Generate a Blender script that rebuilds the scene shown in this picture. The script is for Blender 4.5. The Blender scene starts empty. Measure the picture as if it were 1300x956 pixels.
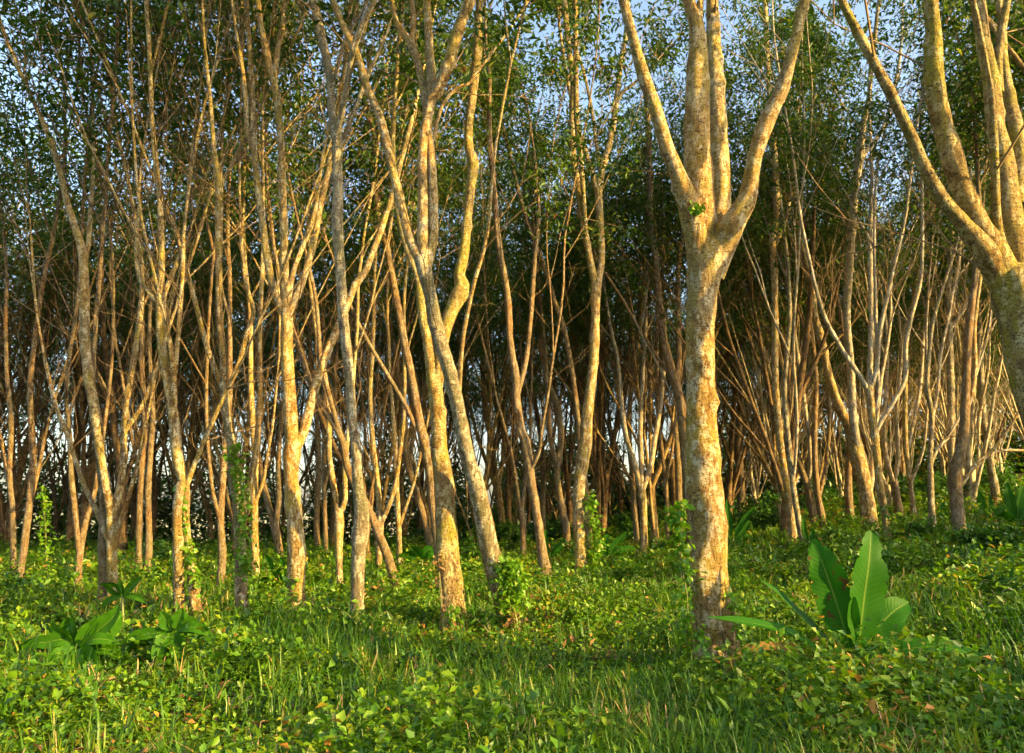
import bpy, math, random
import numpy as np
from mathutils import Vector, Matrix, noise as mnoise

# ------------------------------------------------------------------ camera
SC = bpy.context.scene
COL = SC.collection
FPX, HORY, CX, CY, EYE = 1000.0, 650.0, 650.0, 478.0, 1.3
PITCH = math.atan((HORY - CY) / FPX)
cam_d = bpy.data.cameras.new('camera')
cam = bpy.data.objects.new('camera', cam_d)
COL.objects.link(cam)
cam.location = (0, 0, EYE)
cam.rotation_euler = (math.pi / 2 + PITCH, 0, 0)
cam_d.sensor_width = 36.0
cam_d.lens = 36.0 * FPX / 1300.0
cam_d.clip_end = 2000
SC.camera = cam

# ------------------------------------------------------------------ sky, sun, exposure
SUN_EL, SUN_AZ = math.radians(18), math.radians(64)   # azimuth: to the right of straight behind the camera
world = bpy.data.worlds.new('World')
SC.world = world
world.use_nodes = True
wn = world.node_tree.nodes
sky = wn.new('ShaderNodeTexSky')
sky.sky_type = 'NISHITA'
sky.sun_disc = False
sky.sun_elevation = SUN_EL
sky.sun_rotation = math.pi - SUN_AZ
sky.air_density = 1.0
sky.dust_density = 3.0
sky.ozone_density = 0.6
wn['Background'].inputs[1].default_value = 0.15
world.node_tree.links.new(sky.outputs[0], wn['Background'].inputs[0])
sun_d = bpy.data.lights.new('sun', 'SUN')
sun = bpy.data.objects.new('sun', sun_d)
COL.objects.link(sun)
sun_d.energy = 4.9
sun_d.angle = math.radians(0.5)
sun_d.color = (1.0, 0.665, 0.21)
to_sun = Vector((math.sin(SUN_AZ) * math.cos(SUN_EL), -math.cos(SUN_AZ) * math.cos(SUN_EL), math.sin(SUN_EL)))
sun.rotation_euler = to_sun.to_track_quat('Z', 'Y').to_euler()
SC.view_settings.view_transform = 'Standard'
SC.view_settings.look = 'None'
SC.view_settings.gamma = 1.0
SC.view_settings.exposure = 1.82
SC.render.engine = 'CYCLES'
SC.cycles.max_bounces = 4
SC.cycles.diffuse_bounces = 2
SC.cycles.glossy_bounces = 1
SC.cycles.transmission_bounces = 2
SC.cycles.use_adaptive_sampling = True
SC.cycles.adaptive_threshold = 0.05
SC.cycles.transparent_max_bounces = 4

R = random.Random(11)
NR = np.random.default_rng(5)
PI = math.pi

# ------------------------------------------------------------------ helpers
def tag(o, label=None, cat=None, group=None, kind=None):
    if label: o['label'] = label
    if cat: o['category'] = cat
    if group: o['group'] = group
    if kind: o['kind'] = kind
    return o

def empty(name, loc, label=None, cat=None, group=None):
    o = bpy.data.objects.new(name, None)
    o.empty_display_size = 0.3
    COL.objects.link(o)
    o.location = loc
    return tag(o, label, cat, group)

def softplus(t, k=1.0):
    return np.log1p(np.exp(np.clip(t / k, -40, 40))) * k

def gz(x, y):
    x = np.asarray(x, float); y = np.asarray(y, float)
    yy = np.clip(y, 0, 60)
    r = np.sqrt(x * x + y * y)
    z = 0.12 * softplus(np.minimum(x, 60) - 1.6, 0.8) * (1 - np.exp(-np.maximum(y + 6, 0) / 8.0))
    z = z - 0.10 * softplus(y - 34, 3.0) * (1 / (1 + np.exp((x + 2) / 4.0)))
    z = z + 0.035 * np.sin(x * 0.9 + 1.3) * np.sin(y * 0.7 + 0.4) + 0.02 * np.sin(x * 2.3 + y * 1.7)
    z = z * np.exp(-np.maximum(r - 90, 0) / 80.0)
    return z
def gzf(x, y): return float(gz(x, y))

cp, sp = math.cos(PITCH), math.sin(PITCH)
def ray(px, py):
    a, b = (px - CX) / FPX, (CY - py) / FPX
    return Vector((a, cp - b * sp, sp + b * cp))
def unproj(px, py, Y):
    r = ray(px, py)
    t = Y / r.y
    return Vector((r.x * t, Y, EYE + r.z * t))
def depth_of(p):                                   # distance along the view axis
    return p.y * cp + (p.z - EYE) * sp
def ground_hit(px, py):
    r = ray(px, py)
    t = 2.0
    while t < 80:
        p = Vector((0, 0, EYE)) + r * t
        if p.z <= gzf(p.x, p.y): return p
        t += 0.04
    return p

def mesh_np(name, V, loops, starts, mat, parent=None, tint=None, smooth=False, loc=None):
    me = bpy.data.meshes.new(name)
    V = np.asarray(V, np.float32)
    me.vertices.add(len(V)); me.vertices.foreach_set('co', V.ravel())
    me.loops.add(len(loops)); me.loops.foreach_set('vertex_index', np.asarray(loops, np.int32))
    me.polygons.add(len(starts)); me.polygons.foreach_set('loop_start', np.asarray(starts, np.int32))
    if smooth: me.polygons.foreach_set('use_smooth', np.ones(len(starts), bool))
    if tint is not None:
        at = me.attributes.new('tint', 'FLOAT', 'POINT')
        at.data.foreach_set('value', np.asarray(tint, np.float32))
    me.update(calc_edges=True)
    me.materials.append(mat)
    o = bpy.data.objects.new(name, me)
    COL.objects.link(o)
    if parent: o.parent = parent
    if loc is not None: o.location = loc
    return o

def frames(P):
    n = len(P)
    T = np.gradient(P, axis=0)
    T /= np.linalg.norm(T, axis=1)[:, None] + 1e-9
    ref = np.array([0.31, 0.95, 0.05]) if abs(T[0][1]) < 0.8 else np.array([1.0, 0, 0])
    A = np.zeros_like(P)
    a = ref - T[0] * ref.dot(T[0]); a /= np.linalg.norm(a)
    for i in range(n):
        a = a - T[i] * a.dot(T[i]); a /= np.linalg.norm(a) + 1e-9
        A[i] = a
    return T, A, np.cross(T, A)

class Geo:
    """collects tubes and builds them as one mesh"""
    def __init__(s): s.V = []; s.L = []; s.S = []; s.nv = 0; s.nl = 0
    def tube(s, P, rad, sides, lump=0.0, cap=True, seed=0.0, knots=0, roots=None):
        P = np.asarray(P, float); rad = np.asarray(rad, float)
        n = len(P)
        T, A, B = frames(P)
        th = np.arange(sides) * 2 * PI / sides
        c, sn = np.cos(th), np.sin(th)
        RR = np.repeat(rad[:, None], sides, 1)
        if lump:
            ring = P[:, None, :] + RR[..., None] * (A[:, None, :] * c[None, :, None] + B[:, None, :] * sn[None, :, None])
            f = ring.reshape(-1, 3)
            q = np.empty(len(f))
            for i, v in enumerate(f):
                w = Vector((v[0] + seed, v[1], v[2] * 0.6))
                q[i] = mnoise.noise(w * 4.0) * 0.8 + mnoise.noise(w * 11.0) * 0.7 + abs(mnoise.noise(w * 23.0)) * 0.35
            RR = RR * (1 + lump * q.reshape(n, sides))
        if knots:
            dist = np.concatenate([[0], np.cumsum(np.linalg.norm(np.diff(P, axis=0), axis=1))])
            kr = random.Random(int(seed * 1000))
            for _ in range(knots):
                s0 = kr.uniform(0.1, 1) * dist[-1]; t0 = kr.uniform(0, 2 * PI); r0 = np.interp(s0, dist, rad)
                am = kr.uniform(0.12, 0.42); sg = kr.uniform(0.22, 0.5) * r0 + 0.01
                dth = (th - t0 + PI) % (2 * PI) - PI
                RR = RR + am * r0 * np.exp(-((dist[:, None] - s0) ** 2 + (dth[None, :] * r0) ** 2) / (2 * sg * sg)) * (1 if kr.random() < 0.75 else -0.6)
        if roots is not None:
            h = np.clip(P[:, 2] - roots, 0, 9)
            RR = RR * (1 + np.exp(-h / 0.13)[:, None] * (0.12 + 0.16 * np.sin(th * 4 + seed)[None, :] + 0.10 * np.sin(th * 7 + seed * 3)[None, :]))
        ring = P[:, None, :] + RR[..., None] * (A[:, None, :] * c[None, :, None] + B[:, None, :] * sn[None, :, None])
        s.V.append(ring.reshape(-1, 3))
        i = np.arange(n - 1)[:, None] * sides; j = np.arange(sides)[None, :]; k = (j + 1) % sides
        q = np.stack([i + j, i + k, i + sides + k, i + sides + j], -1).reshape(-1, 4) + s.nv
        s.L.append(q.ravel()); s.S.append(np.arange(len(q)) * 4 + s.nl)
        s.nl += q.size
        if cap and sides > 3:
            s.L.append(np.arange(sides) + s.nv + (n - 1) * sides); s.S.append(np.array([s.nl])); s.nl += sides
        s.nv += n * sides
    def build(s, name, mat, parent=None, loc=None):
        if not s.V: return None
        return mesh_np(name, np.concatenate(s.V), np.concatenate(s.L), np.concatenate(s.S), mat, parent, None, True, loc)

def catmull(P, step):
    """smooth resampling of rows (x,y,z,r)"""
    P = np.asarray(P, float)
    if len(P) < 3:
        n = max(2, int(np.linalg.norm(P[-1, :3] - P[0, :3]) / step) + 1)
        t = np.linspace(0, 1, n)[:, None]
        return P[0] * (1 - t) + P[-1] * t
    Q = np.vstack([2 * P[0] - P[1], P, 2 * P[-1] - P[-2]])
    out = []
    for i in range(1, len(Q) - 2):
        p0, p1, p2, p3 = Q[i - 1:i + 3]
        n = max(1, int(np.linalg.norm(p2[:3] - p1[:3]) / step))
        t = (np.arange(n) / n)[:, None]
        out.append(0.5 * ((2 * p1) + (-p0 + p2) * t + (2 * p0 - 5 * p1 + 4 * p2 - p3) * t ** 2 + (-p0 + 3 * p1 - 3 * p2 + p3) * t ** 3))
    out.append(P[-1:])
    o = np.concatenate(out)
    o[:, 3] = np.maximum(o[:, 3], 0.004)
    return o

def leaves_np(C, size, rng, down=0.5, wid=0.36, fold=0.12, dirs=None, tint=None):
    """four-sided creased leaves at the points C"""
    n = len(C)
    a = rng.normal(size=(n, 3)); a[:, 2] = a[:, 2] * 0.6 - down
    if dirs is not None: a = dirs + 0.25 * a
    a /= np.linalg.norm(a, axis=1)[:, None] + 1e-9
    up = rng.normal(size=(n, 3)) * 0.45 + np.array([0, 0, 1.0])
    s = np.cross(a, up); s /= np.linalg.norm(s, axis=1)[:, None] + 1e-9
    nn = np.cross(s, a)
    L = (size * rng.uniform(0.7, 1.25, n))[:, None]
    W = L * wid * 0.5
    V = np.empty((n, 4, 3))
    V[:, 0] = C
    V[:, 1] = C + a * L * 0.5 + s * W + nn * L * fold
    V[:, 2] = C + a * L - nn * L * 0.1
    V[:, 3] = C + a * L * 0.5 - s * W + nn * L * fold
    b = np.arange(n)[:, None] * 4
    F = np.concatenate([b + np.array([[0, 1, 2]]), b + np.array([[0, 2, 3]])], 1).reshape(-1)
    t = rng.random(n) if tint is None else tint
    return V.reshape(-1, 3), F, np.arange(n * 2) * 3, np.repeat(t, 4)

# ------------------------------------------------------------------ materials
def new_mat(name):
    m = bpy.data.materials.new(name); m.use_nodes = True
    nt = m.node_tree; nt.nodes.clear()
    out = nt.nodes.new('ShaderNodeOutputMaterial')
    return m, nt, out
def nd(nt, t, **kw):
    n = nt.nodes.new(t)
    for k, v in kw.items(): setattr(n, k, v)
    return n
def ramp(nt, fac, stops, interp='LINEAR'):
    r = nd(nt, 'ShaderNodeValToRGB'); r.color_ramp.interpolation = interp
    el = r.color_ramp.elements
    el[0].position, el[0].color = stops[0][0], (*stops[0][1], 1)
    el[1].position, el[1].color = stops[-1][0], (*stops[-1][1], 1)
    for p, c in stops[1:-1]:
        e = el.new(p); e.color = (*c, 1)
    nt.links.new(fac, r.inputs[0]); return r.outputs[0]
def mixc(nt, f, a, b, mode='MIX'):
    m = nd(nt, 'ShaderNodeMix', data_type='RGBA', blend_type=mode)
    for sck, v in ((m.inputs[0], f), (m.inputs[6], a), (m.inputs[7], b)):
        if isinstance(v, (int, float)): sck.default_value = v
        elif isinstance(v, tuple): sck.default_value = (*v, 1)
        else: nt.links.new(v, sck)
    return m.outputs[2]
def noise_n(nt, vec, scale, detail=4, rough=0.55, dist=0.0):
    n = nd(nt, 'ShaderNodeTexNoise'); n.inputs['Scale'].default_value = scale
    n.inputs['Detail'].default_value = detail; n.inputs['Roughness'].default_value = rough
    n.inputs['Distortion'].default_value = dist
    nt.links.new(vec, n.inputs['Vector']); return n.outputs['Fac']

def bark(name, base, light, dark, lichen, moss, moss_amt, lich_amt, bump=1.0):
    m, nt, out = new_mat(name)
    bs = nd(nt, 'ShaderNodeBsdfPrincipled'); bs.inputs['Roughness'].default_value = 0.88
    bs.inputs['Specular IOR Level'].default_value = 0.2
    geo = nd(nt, 'ShaderNodeNewGeometry')
    pos = geo.outputs['Position']
    mp = nd(nt, 'ShaderNodeMapping'); mp.inputs['Scale'].default_value = (1, 1, 0.55); nt.links.new(pos, mp.inputs[0]); v = mp.outputs[0]
    mp2 = nd(nt, 'ShaderNodeMapping'); mp2.inputs['Scale'].default_value = (1, 1, 2.2); nt.links.new(pos, mp2.inputs[0]); v2 = mp2.outputs[0]
    n1 = noise_n(nt, v, 12, 7, 0.78, 0.6)
    n8 = noise_n(nt, pos, 85, 4, 0.7)
    n2 = noise_n(nt, v2, 30, 5, 0.75, 0.8)
    n3 = noise_n(nt, pos, 0.5, 2)
    c = ramp(nt, n1, [(0.36, (dark[0] * .6, dark[1] * .6, dark[2] * .6)), (0.44, dark), (0.50, base), (0.56, light), (0.64, lichen)])
    c = mixc(nt, ramp(nt, n3, [(0.35, (0.0,) * 3), (0.65, (0.6,) * 3)]), c, (base[0] * 1.3, base[1] * 0.95, base[2] * 0.5))
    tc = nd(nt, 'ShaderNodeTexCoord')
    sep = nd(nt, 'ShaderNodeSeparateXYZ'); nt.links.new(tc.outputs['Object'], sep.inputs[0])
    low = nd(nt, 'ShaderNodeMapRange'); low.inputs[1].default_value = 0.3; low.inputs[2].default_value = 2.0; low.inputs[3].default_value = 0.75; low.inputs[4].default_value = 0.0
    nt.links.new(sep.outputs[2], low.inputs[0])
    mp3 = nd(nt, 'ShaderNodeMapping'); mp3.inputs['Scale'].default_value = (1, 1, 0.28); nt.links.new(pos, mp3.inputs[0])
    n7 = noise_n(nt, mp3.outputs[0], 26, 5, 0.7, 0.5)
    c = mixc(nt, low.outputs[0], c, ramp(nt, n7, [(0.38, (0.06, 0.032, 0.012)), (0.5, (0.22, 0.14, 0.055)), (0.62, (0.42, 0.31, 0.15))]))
    n9 = noise_n(nt, pos, 0.9, 2)
    c = mixc(nt, ramp(nt, n9, [(0.45, (0.0,) * 3), (0.6, (0.6,) * 3)]), c, mixc(nt, n1, (0.07, 0.055, 0.03), (0.34, 0.29, 0.17)))
    hi = nd(nt, 'ShaderNodeMapRange'); hi.inputs[1].default_value = 2.2; hi.inputs[2].default_value = 4.5; hi.inputs[3].default_value = 0.0; hi.inputs[4].default_value = 0.28 * lich_amt
    nt.links.new(sep.outputs[2], hi.inputs[0])
    c = mixc(nt, hi.outputs[0], c, mixc(nt, n8, light, lichen))
    n4 = noise_n(nt, v, 3.0, 5, 0.68, 0.4)
    mf = ramp(nt, n4, [(0.47, (0.0,) * 3), (0.60, (moss_amt,) * 3)])
    c = mixc(nt, mf, c, moss)
    n5 = noise_n(nt, v, 13, 6, 0.8)
    c = mixc(nt, ramp(nt, n5, [(0.52, (0.0,) * 3), (0.56, (lich_amt,) * 3)]), c, lichen)
    c = mixc(nt, ramp(nt, n2, [(0.52, (0.0,) * 3), (0.59, (0.88,) * 3)]), c, (dark[0] * .6, dark[1] * .6, dark[2] * .6))
    nt.links.new(c, bs.inputs['Base Color'])
    mm = nd(nt, 'ShaderNodeMath', operation='ADD'); nt.links.new(n7, mm.inputs[0]); nt.links.new(n1, mm.inputs[1])
    m2 = nd(nt, 'ShaderNodeMath', operation='MULTIPLY_ADD'); m2.inputs[1].default_value = 0.35; nt.links.new(n8, m2.inputs[0]); nt.links.new(mm.outputs[0], m2.inputs[2])
    bp = nd(nt, 'ShaderNodeBump'); bp.inputs['Strength'].default_value = 1.0 * bump; bp.inputs['Distance'].default_value = 0.045
    nt.links.new(m2.outputs[0], bp.inputs['Height']); nt.links.new(bp.outputs[0], bs.inputs['Normal'])
    nt.links.new(bs.outputs[0], out.inputs[0])
    return m

M = {}
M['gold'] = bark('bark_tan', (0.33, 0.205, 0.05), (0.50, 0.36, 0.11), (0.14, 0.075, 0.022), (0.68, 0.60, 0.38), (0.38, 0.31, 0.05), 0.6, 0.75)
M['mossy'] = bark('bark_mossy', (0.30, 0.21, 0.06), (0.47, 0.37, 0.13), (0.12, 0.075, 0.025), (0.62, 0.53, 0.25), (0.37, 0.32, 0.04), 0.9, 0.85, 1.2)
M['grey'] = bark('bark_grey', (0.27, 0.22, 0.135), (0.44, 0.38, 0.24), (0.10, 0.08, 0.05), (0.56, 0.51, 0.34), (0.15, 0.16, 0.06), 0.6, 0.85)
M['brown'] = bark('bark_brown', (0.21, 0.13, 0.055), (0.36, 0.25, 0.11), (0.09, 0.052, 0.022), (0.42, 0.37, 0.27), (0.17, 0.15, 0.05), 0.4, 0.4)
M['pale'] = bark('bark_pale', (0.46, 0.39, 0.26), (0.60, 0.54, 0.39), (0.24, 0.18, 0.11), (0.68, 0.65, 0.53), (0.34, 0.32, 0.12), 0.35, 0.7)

def bark_far(name, base, light, dark):
    m, nt, out = new_mat(name)
    bs = nd(nt, 'ShaderNodeBsdfPrincipled'); bs.inputs['Roughness'].default_value = 0.9; bs.inputs['Specular IOR Level'].default_value = 0.1
    geo = nd(nt, 'ShaderNodeNewGeometry')
    n = noise_n(nt, geo.outputs['Position'], 5, 4, 0.8)
    nt.links.new(ramp(nt, n, [(0.34, dark), (0.5, base), (0.66, light)]), bs.inputs['Base Color'])
    nt.links.new(bs.outputs[0], out.inputs[0]); return m
M['brown_far'] = bark_far('bark_brown_distant', (0.135, 0.085, 0.038), (0.24, 0.165, 0.07), (0.05, 0.03, 0.014))
M['gold_far'] = bark_far('bark_tan_distant', (0.25, 0.165, 0.06), (0.42, 0.32, 0.14), (0.10, 0.06, 0.022))
M['pale_far'] = bark_far('bark_pale_distant', (0.40, 0.33, 0.18), (0.60, 0.53, 0.35), (0.18, 0.13, 0.065))
M['twig'] = bark_far('twig_bark', (0.17, 0.115, 0.055), (0.30, 0.21, 0.11), (0.08, 0.05, 0.025))

def leaf_mat(name, stops, trans=0.35, rough=0.45, spec=0.4, tr_gain=1.6, veins=False, patch=None):
    m, nt, out = new_mat(name)
    at = nd(nt, 'ShaderNodeAttribute', attribute_name='tint')
    geo = nd(nt, 'ShaderNodeNewGeometry')
    fac = at.outputs['Fac']
    if patch:
        n = noise_n(nt, geo.outputs['Position'], patch, 3)
        mr = nd(nt, 'ShaderNodeMapRange'); mr.inputs[1].default_value = 0.3; mr.inputs[2].default_value = 0.7; mr.inputs[3].default_value = -0.25; mr.inputs[4].default_value = 0.25
        nt.links.new(n, mr.inputs[0])
        ad = nd(nt, 'ShaderNodeMath', operation='ADD', use_clamp=True); nt.links.new(fac, ad.inputs[0]); nt.links.new(mr.outputs[0], ad.inputs[1]); fac = ad.outputs[0]
    c = ramp(nt, fac, stops)
    bs = nd(nt, 'ShaderNodeBsdfPrincipled'); bs.inputs['Roughness'].default_value = rough
    bs.inputs['Specular IOR Level'].default_value = spec
    nt.links.new(c, bs.inputs['Base Color'])
    tl = nd(nt, 'ShaderNodeBsdfTranslucent')
    g = mixc(nt, 1.0, c, (tr_gain, tr_gain * 1.05, tr_gain * 0.35), 'MULTIPLY')
    nt.links.new(g, tl.inputs[0])
    mx = nd(nt, 'ShaderNodeMixShader'); mx.inputs[0].default_value = trans
    nt.links.new(bs.outputs[0], mx.inputs[1]); nt.links.new(tl.outputs[0], mx.inputs[2])
    nt.links.new(mx.outputs[0], out.inputs[0])
    return m
M['crown'] = leaf_mat('crown_leaves', [(0, (0.020, 0.055, 0.012)), (0.45, (0.05, 0.105, 0.018)), (0.78, (0.10, 0.15, 0.022)), (0.95, (0.19, 0.17, 0.03)), (1, (0.20, 0.085, 0.03))], 0.35, 0.5, 0.25)
M['herb'] = leaf_mat('herb_leaves', [(0, (0.028, 0.09, 0.004)), (0.4, (0.065, 0.165, 0.006)), (0.75, (0.135, 0.235, 0.008)), (0.97, (0.22, 0.27, 0.012)), (1, (0.34, 0.17, 0.04))], 0.3, patch=0.8)
M['grass'] = leaf_mat('grass_blades', [(0, (0.025, 0.085, 0.004)), (0.5, (0.06, 0.15, 0.006)), (0.85, (0.13, 0.21, 0.010)), (0.95, (0.28, 0.24, 0.06)), (1, (0.40, 0.28, 0.12))], 0.3, patch=0.6)
M['vine'] = leaf_mat('vine_leaves', [(0, (0.06, 0.17, 0.008)), (0.6, (0.13, 0.28, 0.012)), (0.95, (0.20, 0.27, 0.02)), (1, (0.55, 0.33, 0.02))], 0.35)
M['shrub'] = leaf_mat('shrub_leaves', [(0, (0.022, 0.075, 0.010)), (0.5, (0.04, 0.12, 0.012)), (1, (0.085, 0.19, 0.015))], 0.25, 0.4)
M['dry'] = leaf_mat('dry_leaves', [(0, (0.10, 0.05, 0.025)), (0.5, (0.20, 0.11, 0.05)), (1, (0.33, 0.21, 0.10))], 0.15, 0.8, 0.1)

def banana_mat(name, c1, c2, spots=False):
    m, nt, out = new_mat(name)
    at = nd(nt, 'ShaderNodeAttribute', attribute_name='tint')   # 0 at the midrib, 1 at the margin
    al = nd(nt, 'ShaderNodeAttribute', attribute_name='along')
    geo = nd(nt, 'ShaderNodeNewGeometry')
    sw = nd(nt, 'ShaderNodeMath', operation='SUBTRACT'); nt.links.new(al.outputs['Fac'], sw.inputs[0])
    k = nd(nt, 'ShaderNodeMath', operation='MULTIPLY'); k.inputs[1].default_value = 0.10; nt.links.new(at.outputs['Fac'], k.inputs[0]); nt.links.new(k.outputs[0], sw.inputs[1])
    mu = nd(nt, 'ShaderNodeMath', operation='MULTIPLY'); mu.inputs[1].default_value = 150; nt.links.new(sw.outputs[0], mu.inputs[0])
    si = nd(nt, 'ShaderNodeMath', operation='SINE'); nt.links.new(mu.outputs[0], si.inputs[0])
    n = noise_n(nt, geo.outputs['Position'], 5, 4)
    c = mixc(nt, n, c1, c2)
    rib = ramp(nt, at.outputs['Fac'], [(0.02, (0.7,) * 3), (0.06, (0.0,) * 3)])
    c = mixc(nt, rib, c, (0.14, 0.22, 0.03))
    if spots:
        n2 = noise_n(nt, geo.outputs['Position'], 9, 3, 0.5)
        c = mixc(nt, ramp(nt, n2, [(0.62, (0.0,) * 3), (0.64, (0.95,) * 3)]), c, (0.07, 0.035, 0.01))
    bs = nd(nt, 'ShaderNodeBsdfPrincipled'); bs.inputs['Roughness'].default_value = 0.55; bs.inputs['Specular IOR Level'].default_value = 0.1
    nt.links.new(c, bs.inputs['Base Color'])
    bp = nd(nt, 'ShaderNodeBump'); bp.inputs['Strength'].default_value = 0.16; bp.inputs['Distance'].default_value = 0.003
    nt.links.new(si.outputs[0], bp.inputs['Height']); nt.links.new(bp.outputs[0], bs.inputs['Normal'])
    tl = nd(nt, 'ShaderNodeBsdfTranslucent'); nt.links.new(mixc(nt, 1.0, c, (1.5, 1.7, 0.5), 'MULTIPLY'), tl.inputs[0])
    mx = nd(nt, 'ShaderNodeMixShader'); mx.inputs[0].default_value = 0.25
    nt.links.new(bs.outputs[0], mx.inputs[1]); nt.links.new(tl.outputs[0], mx.inputs[2]); nt.links.new(mx.outputs[0], out.inputs[0])
    return m
M['banana'] = banana_mat('banana_leaf', (0.010, 0.070, 0.003), (0.028, 0.125, 0.004), False)
M['banana_spot'] = banana_mat('banana_leaf_spotted', (0.012, 0.080, 0.003), (0.032, 0.135, 0.004), True)
M['broad'] = banana_mat('broad_leaf', (0.018, 0.080, 0.002), (0.045, 0.14, 0.003), False)
M['banana_dead'] = banana_mat('dead_banana_leaf', (0.13, 0.075, 0.02), (0.22, 0.14, 0.035), True)
m, nt, out = new_mat('green_stem')
bs = nd(nt, 'ShaderNodeBsdfPrincipled'); bs.inputs['Roughness'].default_value = 0.6
geo = nd(nt, 'ShaderNodeNewGeometry')
nt.links.new(mixc(nt, noise_n(nt, geo.outputs['Position'], 12), (0.10, 0.15, 0.03), (0.22, 0.20, 0.08)), bs.inputs['Base Color'])
nt.links.new(bs.outputs[0], out.inputs[0]); M['stem'] = m
m, nt, out = new_mat('forest_soil')
bs = nd(nt, 'ShaderNodeBsdfPrincipled'); bs.inputs['Roughness'].default_value = 0.95; bs.inputs['Specular IOR Level'].default_value = 0.1
geo = nd(nt, 'ShaderNodeNewGeometry'); P_ = geo.outputs['Position']
c = ramp(nt, noise_n(nt, P_, 3, 8, 0.7), [(0.3, (0.035, 0.022, 0.012)), (0.5, (0.075, 0.05, 0.022)), (0.7, (0.05, 0.08, 0.015))])
c = mixc(nt, ramp(nt, noise_n(nt, P_, 60, 6, 0.7), [(0.4, (0.0,) * 3), (0.6, (0.6,) * 3)]), c, (0.045, 0.09, 0.012))
sx = nd(nt, 'ShaderNodeSeparateXYZ'); nt.links.new(P_, sx.inputs[0])
fm = nd(nt, 'ShaderNodeMapRange'); fm.inputs[1].default_value = 52; fm.inputs[2].default_value = 62; nt.links.new(sx.outputs[1], fm.inputs[0])
c = mixc(nt, fm.outputs[0], c, mixc(nt, noise_n(nt, P_, 0.05), (0.26, 0.26, 0.13), (0.36, 0.35, 0.22)))
nt.links.new(c, bs.inputs['Base Color'])
bp = nd(nt, 'ShaderNodeBump'); bp.inputs['Strength'].default_value = 1; bp.inputs['Distance'].default_value = 0.05
nt.links.new(noise_n(nt, P_, 25, 8, 0.7), bp.inputs['Height']); nt.links.new(bp.outputs[0], bs.inputs['Normal'])
nt.links.new(bs.outputs[0], out.inputs[0]); M['soil'] = m

# ------------------------------------------------------------------ ground sheet
def axis(lo, hi, fine_lo, fine_hi, step):
    a = [fine_lo]
    while a[-1] < fine_hi: a.append(a[-1] + step)
    s = step
    while a[-1] < hi: s *= 1.22; a.append(a[-1] + s)
    s = step; b = [fine_lo]
    while b[-1] > lo: s *= 1.22; b.append(b[-1] - s)
    return np.array(b[:0:-1] + a)
gx, gy = axis(-600, 600, -30, 34, 0.5), axis(-400, 900, -6, 56, 0.5)
X, Y = np.meshgrid(gx, gy)
V = np.stack([X, Y, gz(X, Y)], -1).reshape(-1, 3)
nx, ny = len(gx), len(gy)
i = (np.arange(ny - 1)[:, None] * nx + np.arange(nx - 1)[None, :]).ravel()
q = np.stack([i, i + 1, i + nx + 1, i + nx], -1)
tag(mesh_np('ground', V, q.ravel(), np.arange(len(q)) * 4, M['soil'], smooth=True), 'leaf strewn forest floor rising gently to the right', kind='structure')

# ------------------------------------------------------------------ tree growing
UP = Vector((0, 0, 1))
def rv(k=1.0): return Vector((R.gauss(0, k), R.gauss(0, k), R.gauss(0, k)))
def turn(d, ang):
    a = d.cross(rv()); a.normalize()
    return (Matrix.Rotation(ang, 3, a) @ d).normalized()

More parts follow.
